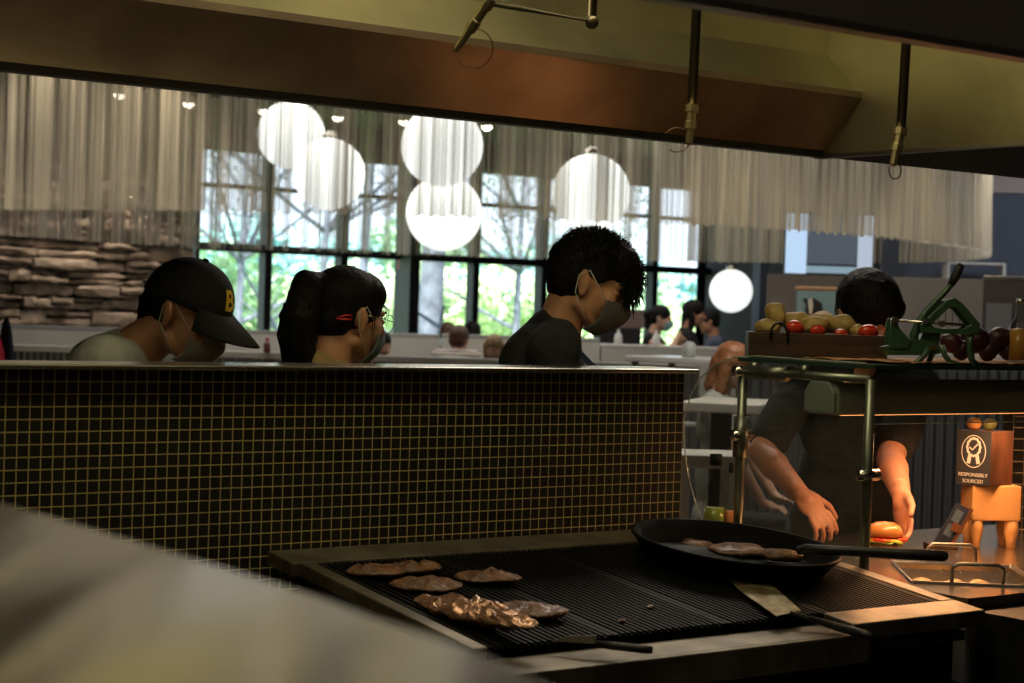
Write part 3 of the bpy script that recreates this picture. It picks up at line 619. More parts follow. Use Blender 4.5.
bm = bmesh.new(); tube(bm, [(SX, yN-.0, zT), (SX, yF, zT)], .011, 14); sp2('top_tube', bm, POST, True)
bm = bmesh.new(); tube(bm, [(SX, yF-.02, zT), (SX, yF-.16, zT)], .020, 14); sp2('sleeve', bm, mat('collar_grey', (0, 0, 0)), True)
for (yy, zz) in ((yF, zT), (yF, pm[2]), (yN, on_x(866, 475, SX).z)):
    bm = bmesh.new(); tube(bm, [(SX-.03, yy, zz), (SX+.035, yy, zz)], .014, 14); sp2('clamp_knob', bm, CHROME, True)
# side pane outline in the (y,z) plane
out_px = [(866, 363), (800, 359), (757, 356), (735, 357), (716, 364), (700, 378), (690, 397), (684, 420), (684, 445), (688, 475), (696, 505), (708, 535), (720, 552)]
pts = [on_x(x, y, SX+.012) for x, y in out_px]; pts.append(Vector((SX+.012, pts[-1].y, CZ+.005))); pts.append(Vector((SX+.012, yN, CZ+.005)))
bm = bmesh.new(); prism(bm, pts, (.006, 0, 0)); sp2('side_pane', bm, SMG)
bm = bmesh.new(); tube(bm, pts[:13], .0018, 6); sp2('pane_edge', bm, mat('pane_edge_glass', (.55, .62, .55), .25, .2))
# front pane + top shelf
zSh = zS+.0; x1g = 6.0
fz0 = on_y(868, 424, yN).z; fz1 = on_y(868, 372, yN).z
bm = bmesh.new(); box(bm, SX+.02, x1g, yN+.0, yN+.006, fz0, fz1); sp2('front_pane', bm, SMG)
bm = bmesh.new(); box(bm, SX+.02, x1g, yN-.001, yN+.007, fz0-.002, fz0); sp2('pane_edge', bm, mat('pane_edge_glass', (0, 0, 0)))
shz = on_y(868, 369, yN).z
bm = bmesh.new(); box(bm, SX, x1g, yN-.01, yF+.02, shz, shz+.010); sp2('top_shelf', bm, mat('green_edge_shelf', (.03, .06, .045), .15, .2))
for yy in (yN+.12, yN+.3): 
    bm = bmesh.new(); tube(bm, [(SX, yy+.1, zT), (SX, yy+.1, shz)], .012, 10); sp2('stand_off', bm, POST, True)
bm = bmesh.new(); tube(bm, [(x1g-.1, yN+.03, CZ), (x1g-.1, yN+.03, shz)], .0125, 14); sp2('post', bm, POST, True)
# heat lamp housing
hy = yN+.16; hz0 = on_y(1000, 412, hy).z; hz1 = on_y(1000, 380, hy).z; hr = (hz1-hz0)/2
hx0 = on_y(822, 395, hy).x
hl = empty('heat_lamp', (hx0, hy, hz0+hr), 'long dark green heat lamp housing under the top shelf of the sneeze guard', 'lamp')
bm = bmesh.new()
prof = [(-hr*1.3, -hr), (hr*1.3, -hr), (hr*1.3, hr*.3), (hr*.8, hr), (-hr*.8, hr), (-hr*1.3, hr*.3)]
prism(bm, [Vector((0.0, a_, b_)) for a_, b_ in prof], (x1g-hx0-.15, 0, 0)); new_obj('housing', bm, mat('dark_green_housing', (.16, .19, .13), .5), hl, bevel=.006)
bm = bmesh.new(); prism(bm, [Vector((-.012, a_*.9, b_*.9)) for a_, b_ in prof], (.012, 0, 0)); new_obj('end_cap', bm, mat('grey_end_cap', (.16, .2, .17), .5), hl, bevel=.004)
bm = bmesh.new(); box(bm, .05, x1g-hx0-.2, -.02, .02, -hr-.003, -hr+.002); new_obj('heating_element', bm, mat('heating_element', (.5, .1, .02), .5, emit=(1., .35, .1), es=3), hl)
for xx in (.1, x1g-hx0-.3):
    bm = bmesh.new(); tube(bm, [(xx, 0, hr*.9), (xx, 0, shz-(hz0+hr))], .008, 8); new_obj('hanger', bm, POST, hl)
for i in range(2): area('heat_glow', (3.86+i*.75, hy+.03, hz0-.02), .6, .06, 4.0 if i == 0 else 2.0, (1., .50, .22))
# ---------------------------------------------------------------- burger
def onc(px, py, z=CZ): return on_z(px, py, z)
bp_ = onc(884, 553, CZ+.004); bg_ = empty('cheeseburger', (bp_.x, bp_.y, CZ+.016), 'cheeseburger with a glossy orange bun being assembled between the worker\'s hands', 'burger')
BUN = mat('toasted_bun', (.72, .30, .07), .35, var=.2, vscale=14, coat=.3)
rb = .046
bm = bmesh.new(); lathe(bm, [(.001, 0), (rb*.92, 0), (rb, .008), (rb*.95, .016), (.001, .017)], 28); new_obj('bottom_bun', bm, BUN, bg_, smooth=True)
bm = bmesh.new(); lathe(bm, [(.001, .017), (rb*1.02, .017), (rb*1.06, .023), (rb*1.0, .030), (.001, .030)], 28); new_obj('patty', bm, PAT, bg_, smooth=True)
bm = bmesh.new()
ring = [(rb*1.12*math.cos(t)*(1+.08*math.sin(7*t)), rb*1.25*math.sin(t)*(1+.08*math.sin(5*t)), .031+.004*math.sin(9*t)) for t in [i/40*2*math.pi for i in range(40)]]
prism(bm, ring, (0, 0, .002)); new_obj('lettuce', bm, mat('lettuce', (.35, .60, .10), .5, var=.3, vscale=60), bg_, smooth=True)
for i, (a0, b0) in enumerate(((.020, -.030), (-.030, -.020), (0, .030))):
    bm = bmesh.new(); lathe(bm, [(.001, .033), (.026, .033), (.026, .041), (.001, .041)], 20); o = new_obj('tomato_slice', bm, mat('tomato_flesh', (.75, .07, .03), .25), bg_, smooth=True); o.location = (a0, b0, 0)
bm = bmesh.new(); w_ = rb*.95
for s in range(1): prism(bm, [(-w_, -w_, .036), (0, -w_*1.25, .030), (w_, -w_, .036), (w_*1.2, 0, .031), (w_, w_, .036), (-w_, w_, .036), (-w_*1.2, 0, .031)], (0, 0, .004))
new_obj('cheese_slice', bm, mat('cheddar', (.90, .52, .05), .35), bg_)
bm = bmesh.new(); lathe(bm, [(.001, .044), (rb*.98, .044), (rb*1.06, .050), (rb*1.02, .061), (rb*.85, .072), (rb*.5, .080), (.001, .083)], 32); o = new_obj('top_bun', bm, BUN, bg_, smooth=True)
bm = bmesh.new(); lathe(bm, [(.001, 0), (.058, 0), (.075, .006), (.076, .008), (.058, .004), (.001, .004)], 32); pl = new_obj('paper_tray', bm, mat('white_paper', (.75, .70, .62), .6), smooth=True); pl.location = (bp_.x, bp_.y, CZ+.001); bg_.location.z = CZ+.006
tag(pl, 'small white round liner under the cheeseburger', 'liner')
# ---------------------------------------------------------------- pans
def hotel_pan(a, b, c_, d, z0, z1, lab, food):
    """corner points (near-left, near-right, far-right, far-left)"""
    cen = (a+b+c_+d)/4; root = empty('hotel_pan', (cen.x, cen.y, z0), lab, 'pan')
    P4 = [Vector((p.x-cen.x, p.y-cen.y, 0)) for p in (a, b, c_, d)]
    bm = bmesh.new(); th = .96
    lo = [bm.verts.new(p*.94) for p in P4]; up = [bm.verts.new(p+Vector((0, 0, z1-z0))) for p in P4]
    lip = [bm.verts.new(p*1.04+Vector((0, 0, z1-z0))) for p in P4]; iu = [bm.verts.new(p*.985+Vector((0, 0, z1-z0-.002))) for p in P4]; il = [bm.verts.new(p*.92+Vector((0, 0, .003))) for p in P4]
    bm.faces.new(lo); bm.faces.new(il)
    for i in range(4):
        j = (i+1) % 4
        for A, B in ((lo, up), (up, lip), (iu, il)): bm.faces.new((A[i], A[j], B[j], B[i]))
        bm.faces.new((up[i], up[j], iu[j], iu[i]))
    new_obj('pan_body', bm, STEEL, root, bevel=.003)
    for (p, q) in ((P4[0], P4[3]), (P4[1], P4[2])):
        u = (q-p).normalized(); m_ = (p+q)/2; h = Vector((0, 0, z1-z0)); o_ = m_.normalized()
        hw = min(.06, (q-p).length*.32)
        bm = bmesh.new(); tube(bm, [m_-u*hw+h, m_-u*hw*1.0+h+Vector((0, 0, .035))+o_*.01, m_-u*hw*.8+h+Vector((0, 0, .045))+o_*.012, m_+u*hw*.8+h+Vector((0, 0, .045))+o_*.012, m_+u*hw+h+Vector((0, 0, .035))+o_*.01, m_+u*hw+h], .005, 8); new_obj('handle', bm, STEELD, root, smooth=True)
        for sgn in (-1, 1):
            bm = bmesh.new(); ell(bm, m_+u*hw*sgn*.4+Vector((0, 0, (z1-z0)*.7)), (.008,)*3); new_obj('rivet', bm, CHROME, root, smooth=True)
    return root, cen
d1 = Vector((-.65, -.76, 0)).normalized(); d2 = Vector((.76, -.65, 0)).normalized()
FLc = on_z(893, 560, .887); FLc.z = 0; NLc = FLc+d1*.36; FRc = FLc+d2*.30; NRc = NLc+d2*.30
def cut(o, zlo, grow):
    c = (FLc+NRc)/2; bm = bmesh.new(); prism(bm, [c+(p-c)*grow+Vector((0, 0, zlo)) for p in (NLc, NRc, FRc, FLc)], (0, 0, 1)); bmesh.ops.recalc_face_normals(bm, faces=bm.faces[:])
    me = bpy.data.meshes.new('c'); bm.to_mesh(me); bm.free(); k = bpy.data.objects.new('c', me); C.objects.link(k)
    for m_ in list(o.modifiers): o.modifiers.remove(m_)
    md = o.modifiers.new('b', 'BOOLEAN'); md.object = k; md.operation = 'DIFFERENCE'; md.solver = 'EXACT'
    bpy.context.view_layer.update(); m2 = bpy.data.meshes.new_from_object(o.evaluated_get(bpy.context.evaluated_depsgraph_get())); o.modifiers.clear(); o.data = m2; bpy.data.objects.remove(k)
for o_ in list(cn.children):
    if o_.name.startswith('worktop'): cut(o_, .5, .97)
    if o_.name.startswith('body'): cut(o_, CZ-.10, .97)
hp1, cen1 = hotel_pan(NLc, FLc, FRc, NRc, CZ-.07, CZ+.006, 'steel pan with two upright handles sunk into the counter, holding browned food', 0)
FOOD = mat('fried_food', (.62, .30, .08), .5, vscale=30, col2=(.85, .60, .25), bump=.4, bscale=80)
ONI = mat('cooked_onion', (.70, .48, .20), .4, var=.2, vscale=30)
for i, (du, dv, rx, hh) in enumerate(((-.12, -.08, .034, .02), (-.12, .06, .036, .02), (-.04, -.02, .038, .024), (.03, .08, .036, .02), (.05, -.07, .038, .024), (.12, .03, .034, .02))):
    bm = bmesh.new(); ell(bm, (0, 0, 0), (rx, rx*.8, hh))
    for v in bm.verts: v.co *= 1+.25*noise.noise(v.co*40+Vector((i*3, 0, 0)))
    o = new_obj('fried_piece', bm, FOOD if i % 2 else ONI, smooth=True); p = cen1+d1*du+d2*dv; o.location = (p.x, p.y, CZ-.066+hh); o.rotation_euler = (0, 0, i)
    tag(o, 'golden browned food piece in the sunken steel pan', 'food', 'browned food pieces in the sunken steel pan')
# ---------------------------------------------------------------- sign on the wooden stool
UN = 5.1
def scr(px, py, Z): return P(px, py, Z)
sz = onc(992, 545).z
st_c = on_z(989, 546, CZ); Zs = (st_c-CAM).dot(fw); mpp = Zs/F
stl = empty('wooden_riser', (st_c.x, st_c.y, CZ), 'pale wooden block riser on turned legs at the right of the counter', 'stand', rz=-YAW+.1)
W2 = 25*mpp; D2 = .05; hl_ = 27*mpp; hb = 62*mpp
bm = bmesh.new(); box(bm, -W2, W2, -D2, D2, hl_, hb); new_obj('block', bm, WOODL, stl, bevel=.004)
for sx in (-1, 1):
    for sy in (-1, 1):
        bm = bmesh.new(); lathe(bm, [(.012, 0), (.014, .02), (.020, hl_*.6), (.018, hl_+.004)], 16, Matrix.Translation((sx*W2*.72, sy*D2*.6, 0))); new_obj('leg', bm, WOODL, stl, smooth=True)
sb = empty('sign_box', (st_c.x, st_c.y, CZ+hb), 'dark wooden box with a black award sign, standing on the pale wooden riser', 'sign', rz=-YAW+.1)
hs = 54*mpp; x0s = -38*mpp; x1s = 19*mpp; xm = -11*mpp
# two visible faces: sign face turned left, wood face turned right
fa = Vector((x0s, -.015, 0)); fb = Vector((xm, -.075, 0)); fc_ = Vector((x1s, -.02, 0)); fd = Vector((0, .05, 0))
bm = bmesh.new(); prism(bm, [fa, fb, fc_, fd], (0, 0, hs)); new_obj('box', bm, WOODR, sb, bevel=.002)
e1 = (fb-fa); e1l = e1.length; e1 = e1.normalized(); nn_ = Vector((e1.y, -e1.x, 0)).normalized()
if nn_.y > 0: nn_ = -nn_
SM = Matrix((e1, Vector((0, 0, 1)), nn_)).transposed().to_4x4(); SM.translation = fa+nn_*.001
bm = bmesh.new(); box(bm, 0, e1l, 0, hs, 0, .003, SM); new_obj('sign_panel', bm, mat('slate_black_sign', (.010, .012, .017), .6), sb)
SIGNW = mat('sign_white', (.55, .55, .52), .7)
def text(s, size, x, y, parent, M4, m, name, wmax=None):
    cu_ = bpy.data.curves.new(name, 'FONT'); cu_.body = s; cu_.size = size; cu_.align_x = 'CENTER'; cu_.extrude = .0006
    o = bpy.data.objects.new('t', cu_); C.objects.link(o)
    me = bpy.data.meshes.new_from_object(o.evaluated_get(bpy.context.evaluated_depsgraph_get())); bpy.data.objects.remove(o)
    me.transform(Matrix.Translation((x, y, 0))); 
    if wmax:
        w0 = max(v.co.x for v in me.vertices)-min(v.co.x for v in me.vertices); k = wmax/w0; 
        for v in me.vertices: v.co.x = x+(v.co.x-x)*k
    me.transform(M4); me.materials.append(m); o = bpy.data.objects.new(name, me); C.objects.link(o); o.parent = parent; return o
SM2 = SM @ Matrix.Translation((0, 0, .0036))
text('RESPONSIBLY', .014, e1l*.5, hs*.16, sb, SM2, SIGNW, 'lettering', e1l*.86)
text('SOURCED', .014, e1l*.5, hs*.045, sb, SM2, SIGNW, 'lettering', e1l*.6)
bm = bmesh.new(); cxs, czs = e1l*.5, hs*.62
def ring2(bm, rx, ry, w_, cx_, cy_, n=36, wob=0):
    a = []; b = []
    for i in range(n):
        t = i/n*2*math.pi; k = 1+wob*math.cos(12*t)
        a.append(bm.verts.new(SM2 @ Vector((cx_+rx*k*math.cos(t), cy_+ry*k*math.sin(t), .0005)))); b.append(bm.verts.new(SM2 @ Vector((cx_+(rx*k-w_)*math.cos(t), cy_+(ry*k-w_)*math.sin(t), .0005))))
    for i in range(n): bm.faces.new((a[i], a[(i+1) % n], b[(i+1) % n], b[i]))
ring2(bm, e1l*.36, hs*.30, .0022, cxs, czs); ring2(bm, e1l*.22, hs*.18, .006, cxs, czs+.012, wob=.06)
def strip(bm, pts, w_):
    for a, b in zip(pts, pts[1:]):
        a = Vector(a); b = Vector(b); d = (b-a).normalized(); n_ = Vector((-d.y, d.x, 0))*w_
        bm.faces.new([bm.verts.new(SM2 @ (p+Vector((0, 0, .0005)))) for p in (a-n_, b-n_, b+n_, a+n_)])
strip(bm, [(cxs-.012, czs+.012, 0), (cxs-.004, czs+.004, 0), (cxs+.012, czs+.022, 0)], .0016)
strip(bm, [(cxs-.010, czs-.010, 0), (cxs-.014, czs-.034, 0)], .005); strip(bm, [(cxs+.010, czs-.010, 0), (cxs+.014, czs-.034, 0)], .005)
new_obj('award_ribbon_mark', bm, SIGNW, sb, norm=False)
def round_veg(name, loc, r, m, lab, cat, group=None, stemm=None, seed=0, sq=.85, rot=(0, 0, 0), ob=1., wob=.12):
    root = bmesh.new(); ell(root, (0, 0, 0), (r*ob, r, r*sq), seg=24, rings=16)
    for v in root.verts: v.co *= 1+wob*noise.noise(v.co*(1.2/r)*1.0+Vector((seed, seed*2., 0)))
    o = new_obj(name, root, m, smooth=True); o.location = loc; o.rotation_euler = rot
    if stemm:
        b2 = bmesh.new(); tube(b2, [(0, 0, r*sq*.85), (r*.1, 0, r*sq*1.15)], [r*.09, r*.05], 6); 
        for k in range(5):
            t = k*1.257; b2.faces.new([b2.verts.new(p) for p in (Vector((0, 0, r*sq*.98)), Vector((r*.4*math.cos(t-.2), r*.4*math.sin(t-.2), r*sq*.95)), Vector((r*.5*math.cos(t), r*.5*math.sin(t), r*sq*.9)))])
        new_obj('stem', b2, stemm, o)
    return tag(o, lab, cat, group)
TOM = mat('ripe_tomato', (.62, .045, .02), .18, coat=.5, var=.15, vscale=12); STEMG = mat('stem_green', (.10, .18, .05), .7)
ONR = mat('red_onion', (.035, .007, .012), .45, var=.5, vscale=20, stretch=(1, 1, .2)); ONY = mat('yellow_onion', (.42, .20, .06), .4, var=.3, vscale=14)
s_top = Vector((st_c.x, st_c.y, CZ+hb+hs))
vx = Vector((math.cos(-YAW+.1), math.sin(-YAW+.1), 0))
round_veg('small_onion', s_top+vx*(-20*mpp)+Vector((0, 0, .017)), .021, ONY, 'small brown onion on top of the sign box, left one', 'onion', seed=2)
round_veg('green_tomato', s_top+vx*(-4*mpp)+Vector((0, 0, .017)), .020, mat('green_tomato_skin', (.16, .17, .06), .35), 'small greenish tomato on top of the sign box, right one', 'tomato', stemm=STEMG, seed=5)
# tilted clip sign
cz_ = on_z(938, 548, CZ); cs = empty('clip_sign_holder', (cz_.x, cz_.y, CZ), 'small dark card in a wooden clip leaning left of the wooden riser', 'card holder', rz=-YAW)
mt = Matrix.Translation((0, 0, .0)) @ Euler((0, math.radians(28), 0)).to_matrix().to_4x4()
bm = bmesh.new(); box(bm, -.020, .022, -.006, .000, .01, .135, mt); new_obj('card', bm, mat('dark_blue_card', (.02, .03, .06), .5), cs)
bm = bmesh.new(); box(bm, -.010, .012, -.008, -.006, .04, .075, mt); box(bm, -.010, .012, -.008, -.006, .085, .12, mt); new_obj('card_picture', bm, mat('card_blue', (.08, .13, .20), .5), cs)
bm = bmesh.new(); box(bm, .022, .030, -.012, .008, .0, .14, mt); box(bm, .0, .032, -.014, .012, .062, .085, mt); new_obj('clip', bm, WOODR, cs)
bm = bmesh.new(); box(bm, -.035, .05, -.03, .03, 0, .014); new_obj('base', bm, WOODD, cs, bevel=.002)
# wire grid
wg = P(1030, 480, 5.55); g = empty('wire_grid', (wg.x, wg.y, CZ), 'grey wire grid rack standing at the far right edge behind the sign', 'rack', rz=-YAW)
bm = bmesh.new()
for i in range(9): tube(bm, [(-.055+i*.035, 0, 0), (-.055+i*.035, 0, .42)], .0015, 5)
for i in range(13): tube(bm, [(-.055, 0, .01+i*.034), (.225, 0, .01+i*.034)], .0015, 5)
new_obj('grid', bm, mat('grid_wire', (.35, .33, .26), .4, .8), g)
bm = bmesh.new(); box(bm, -.08, .25, .02, .035, 0, .44); new_obj('back_board', bm, DARK, g)
# ---------------------------------------------------------------- things on the top shelf
TS = shz+.010
def onsh(px, py, z=TS): return on_z(px, py, z)
# paper sheet
pa = on_z(884, 363, TS+.0); py_ = yN+.05
bm = bmesh.new(); nx, ny = 40, 8; grid = []
X0p = on_y(872, 362, yN+.12).x; X1p = X0p+.75
for j in range(ny+1):
    grid.append([bm.verts.new((X0p+(X1p-X0p)*i/nx, yN+.02+.36*j/ny, TS+.007+.006*noise.noise(Vector((i*.7, j*.9, 0))))) for i in range(nx+1)])
for j in range(ny):
    for i in range(nx): bm.faces.new((grid[j][i], grid[j][i+1], grid[j+1][i+1], grid[j+1][i]))
o = new_obj('kraft_paper', bm, mat('kraft_paper_brown', (.45, .22, .09), .8, var=.15, vscale=8), smooth=True); md = o.modifiers.new('s', 'SOLIDIFY'); md.thickness = .002
tag(o, 'wrinkled brown kraft paper spread on the top shelf under the fry cutter and onions', 'paper')
# crate
c0 = on_y(748, 362, yF-.10); c1 = on_y(887, 363, yF-.10)
Zc = 4.82; q0 = P(748, 361, Zc); q1 = P(887, 361, Zc-.03)
mpc = Zc/F; ax = (q1-q0); ax.z = 0; Lc = ax.length; ax.normalize(); rzc = math.atan2(ax.y, ax.x)
cr_ = empty('wooden_crate', (q0.x, q0.y, TS), 'low dark wooden crate of potatoes and tomatoes on the top shelf', 'crate', rz=rzc)
Hc = 26*mpc; Dc = .22
bm = bmesh.new(); box(bm, 0, Lc, 0, .012, 0, Hc); new_obj('front_board', bm, WOODD, cr_, bevel=.0015)
bm = bmesh.new(); box(bm, 0, Lc, Dc-.012, Dc, 0, Hc); new_obj('back_board', bm, WOODD, cr_, bevel=.0015)
for xx in (0, Lc-.012): bm = bmesh.new(); box(bm, xx, xx+.012, .012, Dc-.012, 0, Hc); new_obj('side_board', bm, WOODD, cr_, bevel=.0015)
bm = bmesh.new(); box(bm, .012, Lc-.012, .012, Dc-.012, .0, .02); new_obj('bottom_board', bm, WOODD, cr_)
bm = bmesh.new(); tube(bm, [(.055, -.006, Hc*.75)]+[Vector((.055+.022*(1-math.cos(t)) , -.008, Hc*.9+.032*math.sin(t))) for t in [i/10*math.pi for i in range(11)]]+[(.099, -.006, Hc*.7)], .0035, 8); new_obj('handle', bm, BLACKM, cr_, smooth=True)
CM = Matrix.Translation((q0.x, q0.y, TS)) @ Euler((0, 0, rzc)).to_matrix().to_4x4()
POT = mat('potato_skin', (.42, .29, .10), .6, var=.25, vscale=18, bump=.2, bscale=60)
pots = [(777, 323, .028, 1.15, 'tall upright potato at the left of the crate', (0, .95, 0), .09), (768, 336, .024, 1.3, 'flat potato low behind the crate handle', (0, 0, .2), .05),
        (800, 330, .029, 1.35, 'long potato left of centre in the crate', (0, .2, .3), .10), (815, 333, .026, 1.25, 'pale potato in the middle of the crate', (0, 0, .1), .06), (827, 329, .030, 1.25, 'large yellow potato in the middle top of the heap', (0, .2, -.2), .12),
        (844, 331, .028, 1.2, 'potato right of centre beside the worker\'s ear', (0, 0, 0), .10), (859, 337, .018, 1.2, 'smallest potato at the right of the heap', (0, .5, 0), .06)]
for px, py, r, ob, lab, rot, dy_ in pots:
    u_ = (px-748)*mpc; z_ = Hc+(336-py)*mpc
    round_veg('potato', CM @ Vector((u_, dy_, max(z_, .04)+.012)), r*1.14, POT, lab, 'potato', seed=px, ob=ob, rot=(rot[0], rot[1], rot[2]+rzc), wob=.2)
for px, py, r, lab in ((794, 333, .021, 'red tomato left of centre in the crate'), (817, 335, .017, 'red tomato at the middle front of the crate'), (840, 338, .016, 'small red tomato low in the crate'), (867, 335, .022, 'glossy red tomato at the right end of the crate')):
    round_veg('tomato', CM @ Vector(((px-748)*mpc, .032, Hc+(336-py)*mpc+.004)), r*1.12, TOM, lab, 'tomato', stemm=STEMG, seed=px, ob=1.15, rot=(-.5, .3, 0), wob=.06)
# french fry cutter ------------------------------------------------
Zf = 4.70; mf = Zf/F; o0 = P(925, 362, Zf)
fc = empty('french_fry_cutter', (o0.x, o0.y, TS+.010), 'green cast metal french fry cutter with a long raised lever on the top shelf', 'fry cutter', rz=-YAW-.02)
def L2(px, py, y=0): return Vector(((px-925)*mf, y, (361-py)*mf-.01))
def plate(name, pix, y0, th, m=GREENP, bevel=.002):
    bm = bmesh.new(); prism(bm, [L2(a, b, y0) for a, b in pix], (0, th, 0)); return new_obj(name, bm, m, fc, bevel=bevel)
plate('base_frame', [(880, 345), (892, 342), (907, 336), (922, 337), (936, 341), (938, 350), (922, 352), (886, 353)], -.03, .06)
for y in (-.035, .027): plate('front_bracket', [(887, 321), (889, 316), (893, 317), (896, 326), (908, 338), (905, 346), (886, 346)], y, .008)
for y in (-.03, .03):
    bm = bmesh.new(); tube(bm, [L2(890, 318, y), L2(972, 321, y)], .0035, 10); new_obj('guide_rod', bm, CHROME, fc, smooth=True)
for px, py in ((890, 318), (921, 318), (937, 320)):
    bm = bmesh.new(); tube(bm, [L2(px, py, -.044), L2(px, py, -.036)], .0085, 12); new_obj('bolt', bm, CHROME, fc)
lev = [(914, 346), (912, 333), (916, 320), (924, 308), (934, 297), (942, 288), (948, 280), (951, 274)]
bm = bmesh.new(); tube(bm, [L2(a, b, -.012) for a, b in lev], [.012, .012, .010, .009, .008, .0075, .007, .0065], 12); new_obj('lever', bm, GREENP, fc, smooth=True)
bm = bmesh.new(); tube(bm, [L2(a, b, -.012) for a, b in ((947, 281), (951, 273), (955, 264), (957, 260))], [.009, .012, .011, .007], 12); new_obj('lever_grip', bm, mat('black_rubber_grip', (.012, .016, .012), .6), fc, smooth=True)
# blade frame ring: outer/inner roof outline
outer = [(916, 322), (941, 297), (949, 294), (957, 299), (975, 319), (975, 328), (966, 330), (916, 330)]
inner = [(927, 321), (944, 304), (949, 303), (954, 306), (966, 320), (960, 324), (938, 325), (930, 324)]
for nm, y0 in (('blade_frame', -.04), ('rear_frame', .035)):
    bm = bmesh.new(); a = [bm.verts.new(L2(x, y, y0)) for x, y in outer]; b = [bm.verts.new(L2(x, y, y0)) for x, y in inner]; a2 = [bm.verts.new(v.co+Vector((0, .010, 0))) for v in a]; b2 = [bm.verts.new(v.co+Vector((0, .010, 0))) for v in b]
    n = 8
    for i in range(n):
        j = (i+1) % n
        for q in ((a[i], a[j], b[j], b[i]), (a2[i], a2[j], b2[j], b2[i]), (a[i], a[j], a2[j], a2[i]), (b[i], b[j], b2[j], b2[i])): bm.faces.new(q)
    new_obj(nm, bm, GREENP, fc, bevel=.0015)
plate('frame_cover', [(941, 297), (949, 294), (957, 299), (954, 302), (949, 298), (944, 301)], -.03, .065)
plate('right_wall', [(970, 318), (976, 320), (976, 330), (970, 330)], -.03, .065)
plate('pusher_block', [(921, 324), (938, 326), (936, 345), (926, 347), (917, 338)], -.028, .056)
bm = bmesh.new()
for i in range(5):
    tube(bm, [L2(930+i*7, 322, .0), L2(930+i*7, 305+abs(i-2.5)*5, .0)], .0008, 4)
new_obj('blade_grid', bm, CHROME, fc)
for a, b in (([(926, 345), (922, 352), (915, 359), (912, 361)], -.03), ([(938, 342), (942, 352), (947, 358), (956, 361)], -.035), ([(968, 328), (966, 342), (968, 354), (974, 360)], -.03), ([(936, 342), (934, 352), (930, 361)], .03), ([(968, 328), (972, 342), (976, 361)], .03)):
    bm = bmesh.new(); tube(bm, [L2(x, y, b) for x, y in a], [.008, .007, .0075, .008][:len(a)], 8); new_obj('leg', bm, GREENP, fc, smooth=True)
bm = bmesh.new(); tube(bm, [L2(930, 344, -.04), L2(930, 344, -.028)], .007, 10); new_obj('brass_bolt', bm, mat('brass', (.75, .5, .12), .25, 1.), fc)
# red onions
for i, (px, py, r, lab) in enumerate(((952, 343, .032, 'dark red onion directly behind the fry cutter'), (975, 340, .040, 'big dark red onion right of the fry cutter'), (999, 340, .038, 'dark red onion topmost beside the glass bottle'), (962, 351, .028, 'dark red onion low at the left end of the pile'), (988, 350, .032, 'dark red onion low at the middle of the pile'), (1008, 350, .028, 'dark red onion low at the right end of the pile'))):
    p = P(px, py, 4.92+.05*(i % 3)); p.z = max(p.z, TS+.012+r*.85)
    round_veg('red_onion', p, r, ONR, lab, 'onion', seed=i, rot=(.3*i, .4, i))
# glass bottle at the edge
pb = on_y(1019, 361, yN+.14); bt = empty('glass_carafe', (pb.x, pb.y, TS+.008), 'clear glass bottle of amber oil at the right end of the top shelf', 'bottle')
bm = bmesh.new(); lathe(bm, [(.001, .001), (.027, .001), (.030, .01), (.030, .09), (.013, .125), (.012, .155), (.015, .158)], 24, caps=False); new_obj('glass', bm, GLASSM, bt, smooth=True)
bm = bmesh.new(); lathe(bm, [(.001, .004), (.027, .004), (.027, .088), (.001, .09)], 24); new_obj('oil', bm, mat('amber_oil', (.45, .22, .04), .2), bt, smooth=True)
bm = bmesh.new(); lathe(bm, [(.013, .156), (.013, .17), (.001, .171)], 16); new_obj('lid', bm, CHROME, bt, smooth=True)
# oil bottles behind the guard post
OILG = mat('olive_oil', (.30, .36, .05), .2); OILR = mat('orange_sauce', (.65, .20, .05), .3)
bs = on_x(737, 470, 3.2)
bz = P(714, 520, 4.78)
shf = bx('condiment_stand', (TX1+.02, CX0-.005, 3.52, 3.80, 0, .93), mat('orange_wood_top', (.30, .12, .05), .5, var=.2)); tag(shf, 'narrow brown wooden stand between the tiled wall and the sneeze guard', 'stand')
def oilb(px, m, lab, r=.022, h=.10):
    Z = 4.86; p = P(px, 520, Z); root = empty('oil_bottle', (p.x, p.y, .93), lab, 'bottle')
    bm = bmesh.new(); lathe(bm, [(.001, .001), (r, .001), (r, h*.55), (r*.5, h*.75), (r*.45, h*.95)], 20, caps=False); new_obj('glass', bm, GLASSM, root, smooth=True)
    bm = bmesh.new(); lathe(bm, [(.001, .003), (r*.9, .003), (r*.9, h*.36), (.001, h*.36)], 20); new_obj('oil', bm, m, root, smooth=True)
    bm = bmesh.new(); lathe(bm, [(r*.50, h*.95), (r*.55, h*1.10), (.001, h*1.11)], 16); new_obj('cap', bm, DARK, root, smooth=True)
oilb(714, OILG, 'small clear bottle of green oil with a black cap left of the guard post', .030, .19); oilb(730, OILR, 'narrow bottle of orange sauce right beside the guard post', .015, .17)
